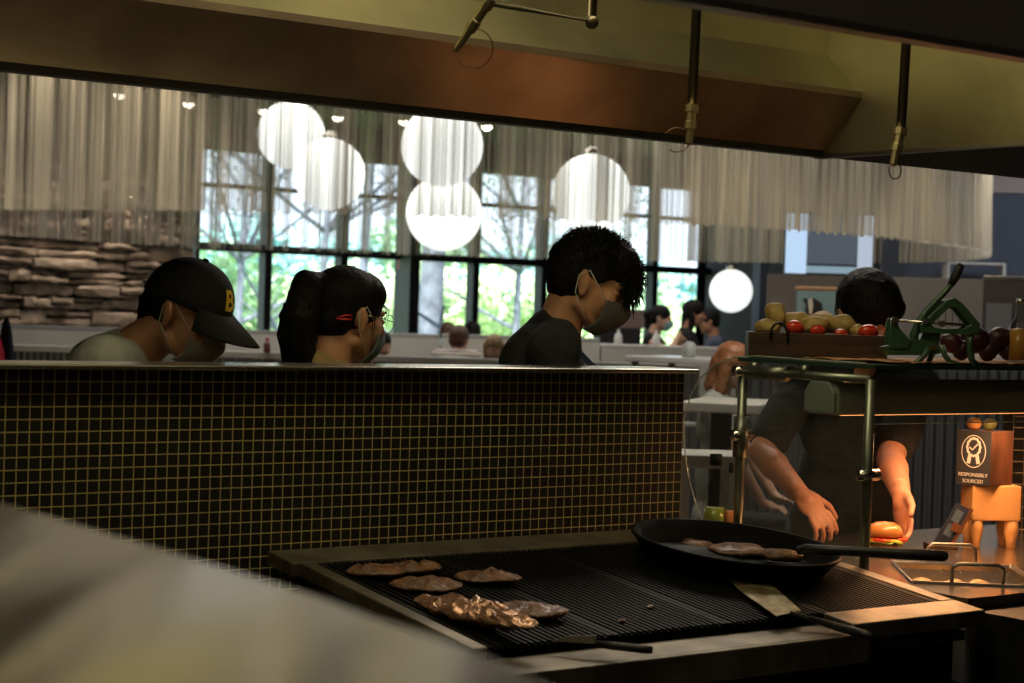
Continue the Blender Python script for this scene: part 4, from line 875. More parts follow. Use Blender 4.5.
# ================================================================== dining area
def wallseg(pa, pb, th, z0, z1, name, m, parent=None):
    a = Vector((pa.x, pa.y, 0)); b = Vector((pb.x, pb.y, 0)); d = (b-a).normalized(); n_ = Vector((-d.y, d.x, 0))
    bm = bmesh.new(); prism(bm, [a+Vector((0, 0, z0)), b+Vector((0, 0, z0)), b+n_*th+Vector((0, 0, z0)), a+n_*th+Vector((0, 0, z0))], (0, 0, z1-z0)); return new_obj(name, bm, m, parent, bevel=.006 if z1-z0 < .2 else 0)
def ribmat():
    m = mat('ribbed_grey_panel', (.15, .16, .17), .4, .5); nt = m.node_tree; b = nt.nodes['Principled BSDF']
    tc = nt.nodes.new('ShaderNodeTexCoord'); w_ = nt.nodes.new('ShaderNodeTexWave'); mp = nt.nodes.new('ShaderNodeMapping'); mp.inputs['Rotation'].default_value = (0, 0, YAW)
    nt.links.new(tc.outputs['Object'], mp.inputs[0]); nt.links.new(mp.outputs[0], w_.inputs[0]); w_.inputs['Scale'].default_value = 6.5
    bp = nt.nodes.new('ShaderNodeBump'); bp.inputs['Distance'].default_value = .02; nt.links.new(w_.outputs[1], bp.inputs['Height']); nt.links.new(bp.outputs[0], b.inputs['Normal'])
    cr2 = nt.nodes.new('ShaderNodeMapRange'); return m
RIB = ribmat()
# near partition (ribbed) with rail
zp = 1.12; a = P(-60, 340, 13.6); b = P(700, 361, 13.9); zp = 1.13
root = empty('ribbed_partition', (a.x, a.y, 0), 'long low ribbed grey partition with a pale rail in front of the diners', 'partition')
def under(o, root): o.parent = root; o.matrix_parent_inverse = Matrix.Translation(-root.location); return o
under(wallseg(a, b, .12, 0, zp-.05, 'ribbed_panel', RIB), root); under(wallseg(a, b, .16, zp-.05, zp, 'top_rail', GREYP), root)
# booths backs (white)
def booth(pxa, pxb, lab, pya, pyb, Z=16.9):
    a = P(pxa, pya, Z); b = P(pxb, pyb, Z+.1); z1_ = (a.z+b.z)/2; root = empty('booth_seat', (a.x, a.y, 0), lab, 'booth')
    under(wallseg(a, b, .14, .0, z1_, 'back_panel', WHITEP), root); under(wallseg(a, b, .17, z1_, z1_+.035, 'top_rail', GREYP), root)
    a2 = Vector((a.x, a.y, 0)); d = Vector((b.x-a.x, b.y-a.y, 0)).normalized(); n_ = Vector((d.y, -d.x, 0))
    under(wallseg(a2+n_*.42, Vector((b.x, b.y, 0))+n_*.42, .42, 0, .45, 'seat', mat('grey_vinyl', (.16, .17, .17), .5)), root)
booth(-90, 128, 'pale booth back below the stone wall at far left', 328, 330, 16.)
booth(195, 378, 'pale booth back behind the ponytailed worker', 334, 336)
booth(380, 440, 'pale booth back left of the striped-shirt diner', 337, 338)
booth(442, 600, 'pale booth back behind the striped-shirt diner', 338, 342)
# right counter with diners behind
a = P(602, 344, 16.2); b = P(742, 349, 16.2)
root = empty('high_counter', (a.x, a.y, 0), 'pale panelled counter in front of the masked diners on the right', 'counter')
under(wallseg(a, b, .12, 0, a.z-.03, 'front_panel', WHITEP), root); under(wallseg(a, b, .35, a.z-.03, a.z, 'top', mat('light_top', (.60, .58, .55), .3)), root)
a = P(625, 356, 10.); b = P(742, 360, 9.6); zt = (a.z+b.z)/2
root = empty('service_table', (a.x, a.y, 0), 'white topped service table right of the divider wall, with a small bottle', 'table')
under(wallseg(a, b, .5, zt-.03, zt, 'tabletop', mat('white_top', (.72, .74, .74), .25)), root)
d = Vector((b.x-a.x, b.y-a.y, 0)).normalized(); n_ = Vector((-d.y, d.x, 0))
for t in (.05, .95):
    for s in (.05, .45):
        p = Vector((a.x, a.y, 0)).lerp(Vector((b.x, b.y, 0)), t)+n_*s; bm = bmesh.new(); tube(bm, [(p.x, p.y, 0), (p.x, p.y, zt-.03)], .02, 8); under(new_obj('leg', bm, STEELD), root)
p = P(689, 358, 9.9); bo = empty('sanitizer_bottle', (p.x, p.y, zt), 'small clear bottle with a dark cap on the white service table', 'bottle')
bm = bmesh.new(); lathe(bm, [(.001, 0), (.035, 0), (.035, .07), (.012, .09), (.001, .091)], 16); new_obj('bottle_body', bm, mat('frosted_plastic', (.55, .58, .6), .3), bo, smooth=True)
bm = bmesh.new(); lathe(bm, [(.014, .09), (.014, .115), (.001, .116)], 12); new_obj('cap', bm, DARK, bo, smooth=True)
# shelf units seen through the glass left of worker
a = P(680, 398, 8.2); b = P(760, 398, 8.1)
root = empty('dining_table', (a.x, a.y, 0), 'white-edged table with a dark base seen through the rounded glass pane', 'table')
under(wallseg(a, b, .6, .0+P(700, 412, 8.2).z, P(700, 402, 8.2).z, 'tabletop', WHITEP), root)
bm = bmesh.new(); m_ = (a+b)/2; tube(bm, [(m_.x+.2, m_.y+.2, 0), (m_.x+.2, m_.y+.2, P(700, 412, 8.2).z)], .05, 10); under(new_obj('pedestal', bm, DARK), root)
a = P(672, 455, 6.9); b = P(748, 457, 6.9); z1_ = P(700, 455, 6.9).z
root = empty('white_bench', (a.x, a.y, 0), 'white framed bench standing before the ribbed back panel, low beside the bottles', 'bench')
under(wallseg(a, b, .3, z1_-.05, z1_, 'seat', WHITEP), root)
d = Vector((b.x-a.x, b.y-a.y, 0)).normalized(); n_ = Vector((-d.y, d.x, 0))
for t in (.2, .85):
    p = Vector((a.x, a.y, 0)).lerp(Vector((b.x, b.y, 0)), t)+n_*.05; bm = bmesh.new(); box(bm, p.x-.025, p.x+.025, p.y, p.y+.05, 0, z1_-.05); under(new_obj('leg', bm, WHITEP), root)
# ribbed back panel behind the worker
a = P(748, 400, 9.4); b = P(1120, 400, 9.0); z1_ = P(950, 362, 9.2).z
root = empty('ribbed_back_panel', (a.x, a.y, 0), 'wide ribbed grey panel standing behind the sandwich worker', 'panel')
under(wallseg(a, b, .1, 0, z1_, 'panel', RIB), root); under(wallseg(a, b, .14, z1_, z1_+.04, 'top_rail', GREYP), root)
a = P(640, 430, 9.6); b = P(747, 430, 9.5)
root = empty('low_ribbed_panel', (a.x, a.y, 0), 'low ribbed grey panel seen through the rounded glass pane above the white bench', 'panel')
under(wallseg(a, b, .1, 0, P(700, 428, 9.5).z, 'panel', RIB), root); under(wallseg(a, b, .14, P(700, 428, 9.5).z, P(700, 424, 9.5).z, 'top_rail', GREYP), root)
# stainless cabinets / grey divider at right background
a = P(876, 360, 11.); b = P(1010, 360, 10.8); z1_ = P(940, 278, 10.9).z
o = wallseg(a, b, .5, 0, z1_, 'steel_screen', mat('pale_grey_screen', (.30, .28, .26), .45, .3, var=.12, vscale=2)); tag(o, 'tall pale grey metal screen behind the fry cutter', 'screen')
a = P(765, 360, 13.5); b = P(882, 360, 13.4); z1_ = P(820, 275, 13.4).z
o = wallseg(a, b, .3, 0, z1_, 'grey_column_block', GREYW); tag(o, 'dark grey wall block carrying the cow picture behind the crate', 'partition')
a = P(981, 360, 10.2); b = P(1075, 360, 10.1)
root = empty('notice_board', (a.x, a.y, 0), 'dark framed upright notice board at the right edge behind the bottle', 'board')
z1_ = P(1000, 281, 10.2).z; under(wallseg(a, b, .06, 0, z1_, 'board', mat('board_brown', (.06, .05, .05), .6)), root); under(wallseg(a, b, .08, z1_, z1_+.03, 'top_frame', STEELD), root)
a = P(987, 300, 10.1); b = P(1012, 300, 10.08); under(wallseg(a, b, .01, P(990, 345, 10.1).z, P(990, 303, 10.1).z, 'notice', mat('notice_grey', (.16, .16, .17), .6)), root)
# cow picture
a = P(797, 300, 13.2); b = P(852, 300, 13.15); z0_, z1_ = P(820, 322, 13.2).z, P(820, 291, 13.2).z
pc = empty('cow_picture', (a.x, a.y, z0_), 'picture of a black and white cow against a blue sky behind the potatoes', 'picture')
under(wallseg(a, b, .03, z0_, z1_, 'canvas', mat('sky_blue_print', (.20, .33, .40), .6)), pc); under(wallseg(P(795, 300, 13.2), P(854, 300, 13.15), .05, z1_, z1_+.03, 'top_frame', mat('copper_frame', (.55, .35, .22), .35, .6)), pc)
def cowpl(pix, m, nm, z=13.17, dz=.0):
    bm = bmesh.new(); prism(bm, [P(x, y, z) for x, y in pix], -Vector((fw.x, fw.y, 0))*.004); under(new_obj(nm, bm, m), pc)
CB = mat('cow_black', (.015, .015, .02), .6); CWh = mat('cow_white', (.6, .58, .55), .6)
cowpl([(802, 299), (806, 298), (808, 300), (814, 298), (818, 301), (822, 303), (823, 313), (820, 320), (806, 320), (806, 306)], CB, 'cow_body'); cowpl([(808, 299), (812, 298), (813, 306), (812, 313), (809, 313), (808, 306)], CWh, 'cow_face', 13.15); cowpl([(809, 313), (812, 313), (813, 316), (810, 317)], mat('cow_nose', (.45, .25, .25), .6), 'cow_nose', 13.14)
cowpl([(797, 317), (850, 316), (850, 322), (797, 322)], mat('print_green', (.16, .25, .12), .6), 'grass_print', 13.175)
# TV screen
a = P(783, 300, 15.8); b = P(872, 300, 15.8); z0_, z1_ = P(820, 275, 15.8).z, P(820, 212, 15.8).z
tv = empty('menu_screen', (a.x, a.y, z0_), 'wide wall-hung lit screen with blue and grey picture above the grey wall block', 'screen')
under(wallseg(a, b, .06, z0_, z1_, 'screen_body', DARK), tv)
m_ = (a+b)/2; under(bx('ceiling_mount', (m_.x+.02, m_.x+.06, m_.y+.03, m_.y+.06, z0_+.3, CEIL), DARK), tv)
def scrn(pxa, pxb, c_, e, py0=214, py1=274):
    a = P(pxa, 300, 15.78); b = P(pxb, 300, 15.78); under(wallseg(a, b, .008, P(820, py1, 15.78).z, P(820, py0, 15.78).z, 'screen_image', mat('screen_%d_%d' % (pxa, py0), (.02, .02, .02), .3, emit=c_, es=e)), tv)
scrn(784, 805, (.55, .75, 1.), .75); scrn(805, 855, (.15, .18, .22), .4, 214, 264); scrn(805, 855, (.35, .5, .6), .55, 266, 273); scrn(856, 871, (.6, .7, .85), .6)
# blue-grey column + right ceiling band
a = P(764, 300, 20.3); o = bx('blue_grey_column', (a.x-.07, a.x+.07, a.y, a.y+.12, 0, CEIL-.37), mat('blue_grey_paint', (.12, .14, .20), .5)); tag(o, 'thin blue-grey column between the small low globe lamp and the grey wall block', 'column')
# white pass window on the slate wall at right
a = P(946, 300, 16.5); b = P(1005, 300, 16.4); z0_, z1_ = P(975, 280, 16.5).z, P(975, 265, 16.5).z
sh = empty('white_wall_shelf', (a.x, a.y, z0_), 'white framed box shelf on the slate wall above the steel screen', 'shelf')
under(wallseg(a, b, .05, z0_-.02, z0_, 'bottom_board', WHITEP), sh); under(wallseg(a, b, .2, z1_, z1_+.02, 'top_board', WHITEP), sh)
under(wallseg(a, P(949, 300, 16.5), .2, z0_, z1_, 'side_board', WHITEP), sh); under(wallseg(P(1002, 300, 16.4), b, .2, z0_, z1_, 'side_board', WHITEP), sh)
sw = (P(880, 300, 16.9), P(1120, 300, 16.6)); o = wallseg(sw[0], sw[1], .15, 0, P(990, 194, 16.8).z, 'wall_slate', mat('slate_wall', (.065, .08, .115), .7, var=.12, vscale=1.5)); struct(o)
o = wallseg(P(880, 300, 16.9), P(1120, 300, 16.6), .5, P(990, 193, 16.8).z, CEIL, 'wall_slate_header', mat('pale_header', (.35, .30, .28), .6)); struct(o)
sup = bx('slate_wall_bracket', (0, .001, 0, .001, 0, .001), WHITEP); bpy.data.objects.remove(sup)
# small stuff
a = P(405, 263, 21.5); o = bx('fire_alarm', (on_y(404, 263, YB-.2).x, on_y(413, 263, YB-.2).x, YB-.2, YB-.038, on_y(408, 268, YB-.6).z, on_y(408, 257, YB-.6).z), mat('alarm_red', (.35, .02, .05), .5), bevel=.01)
tag(o, 'small red alarm box on the dark column between window bays', 'alarm')
for px, Z, lab in ((656, 16.0, 'small white bottle on the high counter before the masked woman'), (618, 16.0, 'white bottle on the high counter left of the masked woman')):
    a = P(px, 346, Z+.35); bo = empty('white_bottle', (a.x, a.y, P(602, 344, 16.2).z), lab, 'bottle')
    bm = bmesh.new(); lathe(bm, [(.001, 0), (.035, 0), (.037, .05), (.028, .09), (.010, .105), (.010, .13), (.001, .131)], 14); new_obj('bottle_body', bm, mat('white_plastic', (.7, .7, .7), .4), bo, smooth=True)
a = P(267, 352, 13.7); bo = empty('ketchup_bottle', (a.x, a.y, zp), 'small red capped bottle on the partition beside the cap brim', 'bottle')
bm = bmesh.new(); lathe(bm, [(.001, 0), (.025, 0), (.025, .06), (.012, .09), (.001, .091)], 14); new_obj('bottle_body', bm, mat('dark_red_bottle', (.15, .05, .05), .4), bo, smooth=True)
bm = bmesh.new(); lathe(bm, [(.013, .088), (.013, .11), (.001, .111)], 12); new_obj('cap', bm, mat('red_cap', (.5, .05, .04), .4), bo, smooth=True)
a = P(2, 358, 9.); bo = empty('backpack', (a.x, a.y, 0), 'red and navy backpack hung on a stand at the far left above the ledge', 'bag')
bm = bmesh.new(); ell(bm, (-.13, 0, 1.10), (.155, .11, .28)); o = new_obj('bag_body', bm, mat('red_nylon', (.45, .02, .05), .7), bo, smooth=True)
bm = bmesh.new(); ell(bm, (.018, 0, 1.12), (.030, .08, .27)); new_obj('bag_side', bm, NAVY, bo, smooth=True)
bm = bmesh.new(); tube(bm, [(-.10, 0, 0), (-.10, 0, 1.45)], .02, 8); new_obj('stand_pole', bm, DARK, bo)
bm = bmesh.new(); lathe(bm, [(.14, 0), (.14, .02), (.03, .04)], 20, Matrix.Translation((-.1, 0, 0))); new_obj('stand_foot', bm, DARK, bo)
# ================================================================== people
def rotm(pitch, yaw=0, roll=0): return (Matrix.Rotation(yaw, 4, 'Z') @ Matrix.Rotation(-pitch, 4, 'X') @ Matrix.Rotation(roll, 4, 'Y'))
def head_shapes(H, s=1., chub=1.):
    E = lambda c, r, rot=None: ('e', Vector(c)*s, Vector(r)*s, rot, H)
    K = lambda a, b, ra, rb: ('c', Vector(a)*s, Vector(b)*s, ra*s, rb*s, H)
    L = [E((0, -.012, .036), (.076, .097, .086)), E((0, .03, -.018), (.062*chub, .064, .082)), E((0, .062, -.092), (.026, .024, .020)),
         K((-.050*chub, .0, -.055), (-.014, .062, -.090), .020, .018), K((.050*chub, .0, -.055), (.014, .062, -.090), .020, .018),
         E((0, .078, .026), (.046, .018, .012)), K((0, .087, .014), (0, .110, -.020), .0075, .0115), E((-.011, .102, -.024), (.008, .009, .007)), E((.011, .102, -.024), (.008, .009, .007)),
         E((0, .091, -.047), (.022, .010, .006)), E((0, .089, -.057), (.019, .010, .006)), E((-.036, .062, -.018), (.026, .026, .026)), E((.036, .062, -.018), (.026, .026, .026))]
    for sg in (-1, 1):
        L += [E((sg*.079, -.008, .0), (.007, .017, .029), (.15, sg*.25, -sg*.35)), E((sg*.076, -.004, -.022), (.007, .011, .013)), K((sg*.07, -.008, 0), (sg*.08, -.008, 0), .015, .009)]
    return L
def hand_shapes(w, d, n, side, curl=.6, s=1.):
    """w wrist, d pointing direction, n palm normal (towards what it holds)"""
    d = d.normalized(); n = (n - d*n.dot(d)).normalized(); t = d.cross(n)*side
    L = []; pc = w+d*.045
    M4 = Matrix((t, d, n)).transposed().to_4x4(); M4.translation = w
    L.append(('e', (0, .048, 0), (.039*s, .050*s, .015*s), None, M4)); L.append(('c', (0, -.02, 0), (0, .03, 0), .024*s, .026*s, M4))
    for i, (x, ln) in enumerate(((-.029, .062), (-.010, .074), (.010, .080), (.029, .070))):
        ln *= s; a = .25+curl*.5; p = Vector((x*1.0, .088, 0)); r = .0088*s; ang = curl*.35+.05*i
        for k, f in enumerate((.45, .32, .25)):
            q = p+Vector((x*.12, math.cos(ang)*ln*f, math.sin(ang)*ln*f)); L.append(('c', p, q, r, r*.93, M4)); p = q; r *= .93; ang += curl*.75
    p = Vector((.034, .030, .004)); q = p+Vector((.026, .032, .014)); r2 = q+Vector((.004, .030, .014*(.5+curl)))
    L += [('c', Vector((.018, .012, 0)), p, .017*s, .014*s, M4), ('c', p, q, .0135*s, .0105*s, M4), ('c', q, r2, .0105*s, .0085*s, M4)]
    return L
def ik(a, w, pole, l1=.29, l2=.26):
    d = w-a; D = min(d.length, (l1+l2)*.998); u = d.normalized(); k = (l1*l1-l2*l2+D*D)/(2*D); h = math.sqrt(max(l1*l1-k*k, 0)); p = (pole-u*pole.dot(u)).normalized(); return a+u*k+p*h
def surf_patch(name, m, parent, H, fx, un, vn, closed=False, th=.0015):
    bm = bmesh.new(); g = [[bm.verts.new(H @ Vector(fx(i/un, j/vn))) for i in range(un+1)] for j in range(vn+1)]
    for j in range(vn):
        for i in range(un): bm.faces.new((g[j][i], g[j][i+1], g[j+1][i+1], g[j+1][i]))
    o = new_obj(name, bm, m, parent, smooth=True); md = o.modifiers.new('s', 'SOLIDIFY'); md.thickness = th; md.offset = 0; return o
def mask(parent, H, m, s=1., top=-.008, side=.95, droop=0.):
    # cloth over nose bridge to under chin; u across, v up
    def f(u, v):
        a = (u-.5)*2*1.18; z = -.108+(.104+top)*v
        nose = math.exp(-((u-.5)/.09)**2)*math.exp(-((v-.86)/.35)**2)
        bulge = .022*math.cos((u-.5)*2.4)*math.sin(math.pi*min(1, v*.9+.1))
        R = .068-.010*(1-v)**2*1.0; rx = .066-.020*(1-v)**1.6
        y = .030+R*math.cos(a)*(1-.15*(1-v))+.020*nose+bulge-.02*(1-v)**3; x = rx*math.sin(a)*1.0
        edge = abs(u-.5)*2; z = z*(1-.0*edge)+(-.012*(v-.5))*edge**2
        return (x*s, y*s, z*s)
    o = surf_patch('face_mask', m, parent, H, f, 28, 18, th=.002)
    for sg in (-1, 1):
        bm = bmesh.new(); a = Vector(f(.5+sg*.47, .93)); b = Vector(f(.5+sg*.47, .08)); e1 = Vector((sg*.084, -.004, .032))*s; e2 = Vector((sg*.086, -.024, .012))*s; e3 = Vector((sg*.084, -.018, -.028))*s
        tube(bm, [H @ p for p in (a, a.lerp(e1, .5)+Vector((sg*.004, 0, 0)), e1, e2, e3, b.lerp(e3, .5)+Vector((sg*.006, 0, 0)), b)], .0014, 6); new_obj('ear_loop', bm, STRAP, o, smooth=True)
    return o
def eyes(parent, H, s=1., closed=True):
    for sg in (-1, 1):
        bm = bmesh.new(); ell(bm, Vector((sg*.031, .077, .004))*s, Vector((.0125, .011, .009))*s, M4=H); new_obj('eye', bm, mat('eye_white', (.5, .45, .42), .3), parent, smooth=True)
        bm = bmesh.new(); ell(bm, Vector((sg*.031, .079, .006))*s, Vector((.0140, .0115, .0085))*s, M4=H); new_obj('eyelid', bm, SKIN, parent, smooth=True)
        bm = bmesh.new(); tube(bm, [H @ (Vector(p)*s) for p in ((sg*.014, .094, .026), (sg*.030, .093, .032), (sg*.048, .080, .028))], [.0028*s, .0032*s, .0018*s], 6); new_obj('eyebrow', bm, HAIRB, parent, smooth=True)
def tufts(bm, H, n, c, R, rfun, seed, ln=(.012, .03), w=.005, droop=.3, sweep=(0, 0, 0)):
    q = random.Random(seed)
    for _ in range(n):
        d = Vector((q.gauss(0, 1), q.gauss(0, 1), q.gauss(0, 1))).normalized()
        if not rfun(d): continue
        p = Vector((c[0]+d.x*R[0], c[1]+d.y*R[1], c[2]+d.z*R[2])); t = Vector((q.gauss(0, 1), q.gauss(0, 1), q.gauss(0, 1))).normalized()
        l = q.uniform(*ln); e = p+(d*.9+t*.7+Vector(sweep))*l; m_ = p+(d*1.0+t*.1)*l*.6; e.z -= droop*l
        tube(bm, [H @ (p-d*.006), H @ m_, H @ e], [w, w*.8, w*.15], 5)
def person(name, label, head, face, pitch=0., hyaw=0., hroll=0., lean=.10, wrists=None, skin=None, shirt=None, trousers=JEANS, voxel=.006, s=1., seated=False, hands=None, sleeve=.55, bare=True, group=None, chub=1., nbo=(-.065, -.165), shd=-.205, elbows=None):
    """head: world position of the head centre (ear level); face: yaw angle of facing direction about z (0 = +Y)"""
    skin = skin or SKIN
    Rz = Matrix.Rotation(face, 4, 'Z'); hz = head.z
    hl_ = Vector((0, lean, hz)); off = Rz @ Vector((0, lean, 0))
    root = empty(name, (head.x-off.x, head.y-off.y, 0), label, 'person', rz=face, group=group)
    H = Matrix.Translation(hl_) @ rotm(pitch, hyaw, hroll)
    nb = Vector((0, lean+nbo[0], hz+nbo[1]*s)); ch = Vector((0, (lean+nbo[0]+.065)*.75-.055, hz+(shd-.105)*s)); sh = hz+shd*s
    bodyL = head_shapes(H, s, chub)
    bodyL += [('c', H @ (Vector((0, -.028, -.045))*s), nb, .053*s, .060*s), ('c', nb, nb+Vector((0, -.01, -.06)), .062*s, .075*s)]
    SH = {sg: Vector((sg*.165*s, lean+nbo[0]-.01, sh)) for sg in (-1, 1)}
    hipz = .46 if seated else min(.93, hz-.66*s); hip = Vector((0, -.03, hipz+.02))
    torso = [('c', nb+Vector((sg*.03, 0, -.02)), SH[sg], .048*s, .056*s) for sg in (-1, 1)]
    torso += [('e', ch, (.158*s, .108*s, .165*s)), ('e', ch.lerp(hip, .5), (.140*s, .102*s, (hz-hipz)*.30)), ('e', hip+Vector((0, 0, .04)), (.160*s, .115*s, .12*s))]
    torso += [('c', SH[-1], SH[1], .055*s, .055*s)]
    legs = []; shoes = []
    for sg in (-1, 1):
        if seated: a = hip+Vector((sg*.09, .0, 0)); k = Vector((sg*.11, .42, .48)); f_ = Vector((sg*.11, .40, .09))
        else: a = hip+Vector((sg*.085, 0, -.02)); k = Vector((sg*.10, .02, hipz*.52)); f_ = Vector((sg*.11, -.02, .09))
        legs += [('c', a, k, .085*s, .058*s), ('c', k, f_, .057*s, .038*s)]; shoes.append(('c', f_+Vector((0, -.02, -.045)), f_+Vector((0, .16, -.055)), .042, .034))
    arms = []; sl = []; hsL = []
    wr = wrists or {sg: Vector((sg*.19, (lean+.20) if seated else (lean+nbo[0]+.02), (.62 if seated else hz-.74*s))) for sg in (-1, 1)}
    hd_ = hands or {sg: ((Vector((-sg*.3, 1, -.25)), Vector((-sg*.5, 0, -1)), .6) if seated else (Vector((0, .15, -1)), Vector((-sg, .2, 0)), .5)) for sg in (-1, 1)}
    for sg in (-1, 1):
        e = elbows[sg] if elbows else ik(SH[sg], wr[sg], Vector((sg*.55, -.45, -.6)), .285*s, .255*s)
        arms += [('c', SH[sg], e, .050*s, .038*s), ('c', e, e.lerp(wr[sg], .35), .039*s, .041*s), ('c', e.lerp(wr[sg], .35), wr[sg], .041*s, .026*s)]
        q = SH[sg].lerp(e, sleeve); sl += [('c', SH[sg], q, .062*s, .058*s)]
        if sleeve >= 1: sl += [('c', SH[sg], e, .06*s, .05*s), ('c', e, wr[sg].lerp(e, .06), .05*s, .036*s)]
        hsL += hand_shapes(wr[sg], hd_[sg][0], hd_[sg][1], sg, hd_[sg][2], .95*s)
    body = blob('body', bodyL+torso+legs+arms+hsL, voxel, skin, root, it=4)
    infl = lambda L, k: [(('e', a[1], tuple(r+k for r in a[2]))+tuple(a[3:]) if a[0] == 'e' else ('c', a[1], a[2], a[3]+k, a[4]+k)+tuple(a[5:])) for a in L]
    if shirt: 
        st = blob('shirt', infl(torso, .012)+sl+[('c', nb+Vector((0, -.008, -.055)), nb+Vector((0, -.012, -.01)), .085*s, .072*s)], voxel*1.3, shirt, root, it=8, disp=.006, dscale=9)
    if trousers: blob('trousers', infl(legs, .012)+[('e', hip+Vector((0, 0, .0)), (.170*s, .126*s, .13*s))], voxel*2, trousers, root, it=6)
    for q in shoes: bm = bmesh.new(); shapes(bm, [q]); box(bm, q[1].x-.04, q[1].x+.04, q[1].y-.04, q[2].y+.03, 0, .035); new_obj('shoe', bm, DARK, root, smooth=True)
    return root, H
def yaw_to(v): return math.atan2(-v.x, v.y)
RIGHT = Vector((cr.x, cr.y, 0)).normalized(); AWAY = Vector((fw.x, fw.y, 0)).normalized()
# ---- man with cap
hd1 = P(186, 314, 4.40)
r1, H1 = person('person', 'person in a black baseball cap, light grey tee and mask, head bowed', hd1, yaw_to(RIGHT*1.+AWAY*-.12), pitch=math.radians(24), hyaw=math.radians(-9), s=1.04, lean=.32, shirt=GREYCLOTH, nbo=(-.135, -.095), shd=-.120)
eyes(r1, H1)
blob('hair', [('e', (0, -.030, .024), (.081, .088, .078), None, H1), ('c', (0, -.075, -.02), (0, -.07, -.06), .050, .038, H1)], .006, HAIRB, r1, it=3, disp=.003, dscale=90)
capb = bmesh.new(); n_ = 40
rings = []
for j in range(13):
    ph = (j/12)*math.pi/2*1.0
    rings.append([capb.verts.new(H1 @ Vector((.090*math.cos(ph)**.8*math.cos(t), -.008+.113*math.cos(ph)**.8*math.sin(t), .030+.105*math.sin(ph)-.014*math.cos(ph)*(math.sin(t) < 0)*abs(math.sin(t))))) for t in [i/n_*2*math.pi for i in range(n_)]])
for a, b in zip(rings, rings[1:]):
    for i in range(n_): capb.faces.new((a[i], a[(i+1) % n_], b[(i+1) % n_], b[i]))
CAPM = mat('black_cap_cloth', (.006, .006, .007), .85, bump=.2, bscale=140, var=.1)
cap1 = new_obj('baseball_cap', capb, CAPM, r1, smooth=True); md = cap1.modifiers.new('s', 'SOLIDIFY'); md.thickness = .004
def brim(u, v):
    a = (u-.5)*math.pi*.62; rr = 1+v*.72*math.cos(a)**.6 if abs(a) < math.pi/2 else 1
    return (.089*math.sin(a)*(1+.06*v), -.008+.110*math.cos(a)+v*.100*(max(0, math.cos(a)-.56)/.44)**.45, .042-.010*v*v*1.0-.030*(math.sin(a)**2)*v-.024*v)
surf_patch('cap_brim', CAPM, cap1, H1, brim, 30, 10, th=.004)
bm = bmesh.new(); ell(bm, (0, -.008, .137), (.008, .008, .004), M4=H1); new_obj('cap_button', bm, CAPM, cap1, smooth=True)
bm = bmesh.new(); tube(bm, [H1 @ Vector(p) for p in ((-.04, -.113, .030), (0, -.125, .024), (.04, -.113, .030))], .004, 6); new_obj('cap_strap', bm, mat('grey_strap', (.12, .12, .13), .6), cap1)
# yellow letter on the cap front, turned a little to the camera side (camera sees his right side: -x is left... )
cu_ = bpy.data.curves.new('letter', 'FONT'); cu_.body = 'B'; cu_.size = .070; cu_.extrude = .0015; cu_.align_x = 'CENTER'; cu_.offset = .0016
o = bpy.data.objects.new('t', cu_); C.objects.link(o); me = bpy.data.meshes.new_from_object(o.evaluated_get(bpy.context.evaluated_depsgraph_get())); bpy.data.objects.remove(o)
b2 = bmesh.new(); b2.from_mesh(me); bmesh.ops.subdivide_edges(b2, edges=b2.edges[:], cuts=2); 
for v in b2.verts:
    t = math.pi/2 + v.co.x/.098 - .14; ph = .26+(v.co.y)/.105
    k = 1.012+v.co.z*4
    v.co = H1 @ Vector((.090*k*math.cos(ph)**.8*math.cos(t)*-1*-1, -.008+.113*k*math.cos(ph)**.8*math.sin(t), .030+.105*k*math.sin(ph)))
new_obj('cap_letter', b2, mat('yellow_felt', (.75, .50, .03), .7), cap1)
mask(r1, H1, MASKL, 1.)
# ---- ponytail woman
hd2 = P(347, 319, 4.6)
r2, H2 = person('person', 'person with a long black ponytail, red hair clip, glasses and mask, in a mustard top', hd2, yaw_to(RIGHT*1.+AWAY*.85), pitch=math.radians(8), lean=.16, shirt=OLIVE, s=1., nbo=(-.06, -.135), shd=-.185)
eyes(r2, H2)
def hairx(bm): 
    tufts(bm, H2, 400, (0, -.015, .042), (.081, .098, .088), lambda d: d.z > -.1 and d.y < .9, 3, (.002, .008), .001, .7)
    q = random.Random(4)
    for i in range(4):
        x0_ = .04*(i/8-.2)+.03; tube(bm, [H2 @ Vector((-.02+.06*i/8, .084, .075-.004*i)), H2 @ Vector((.0+.065*i/8, .107, .04)), H2 @ Vector((.01+.06*i/8, .100, .0-.01*q.random()))], [.0018, .0014, .0005], 5)
    for sg in (-1, 1):
        for i in range(2): tube(bm, [H2 @ Vector((sg*.078, .02+.006*i, .02)), H2 @ Vector((sg*.084, .022+.006*i, -.04)), H2 @ Vector((sg*.074, .03, -.085-.008*i))], [.0012, .001, .0004], 5)
blob('hair', [('e', (0, -.014, .042), (.083, .100, .090), None, H2), ('e', (0, .03, .066), (.074, .062, .058), None, H2), ('e', (0, -.05, -.005), (.070, .055, .060), None, H2)], .0055, HAIRB, r2, it=3, extra=hairx, disp=.0015, dscale=40)
def tailx(bm):
    q = random.Random(9)
    for i in range(60):
        a = q.uniform(0, 6.28); rr = q.uniform(.025, .040); x = math.cos(a)*rr; y = math.sin(a)*rr
        tube(bm, [H2 @ Vector((x, -.142+y, .01)), H2 @ Vector((x*1.0, -.150+y, -.07)), H2 @ Vector((x*.8+.008, -.135+y*.8, -.125-.035*q.random()))], [.005, .004, .0006], 5)
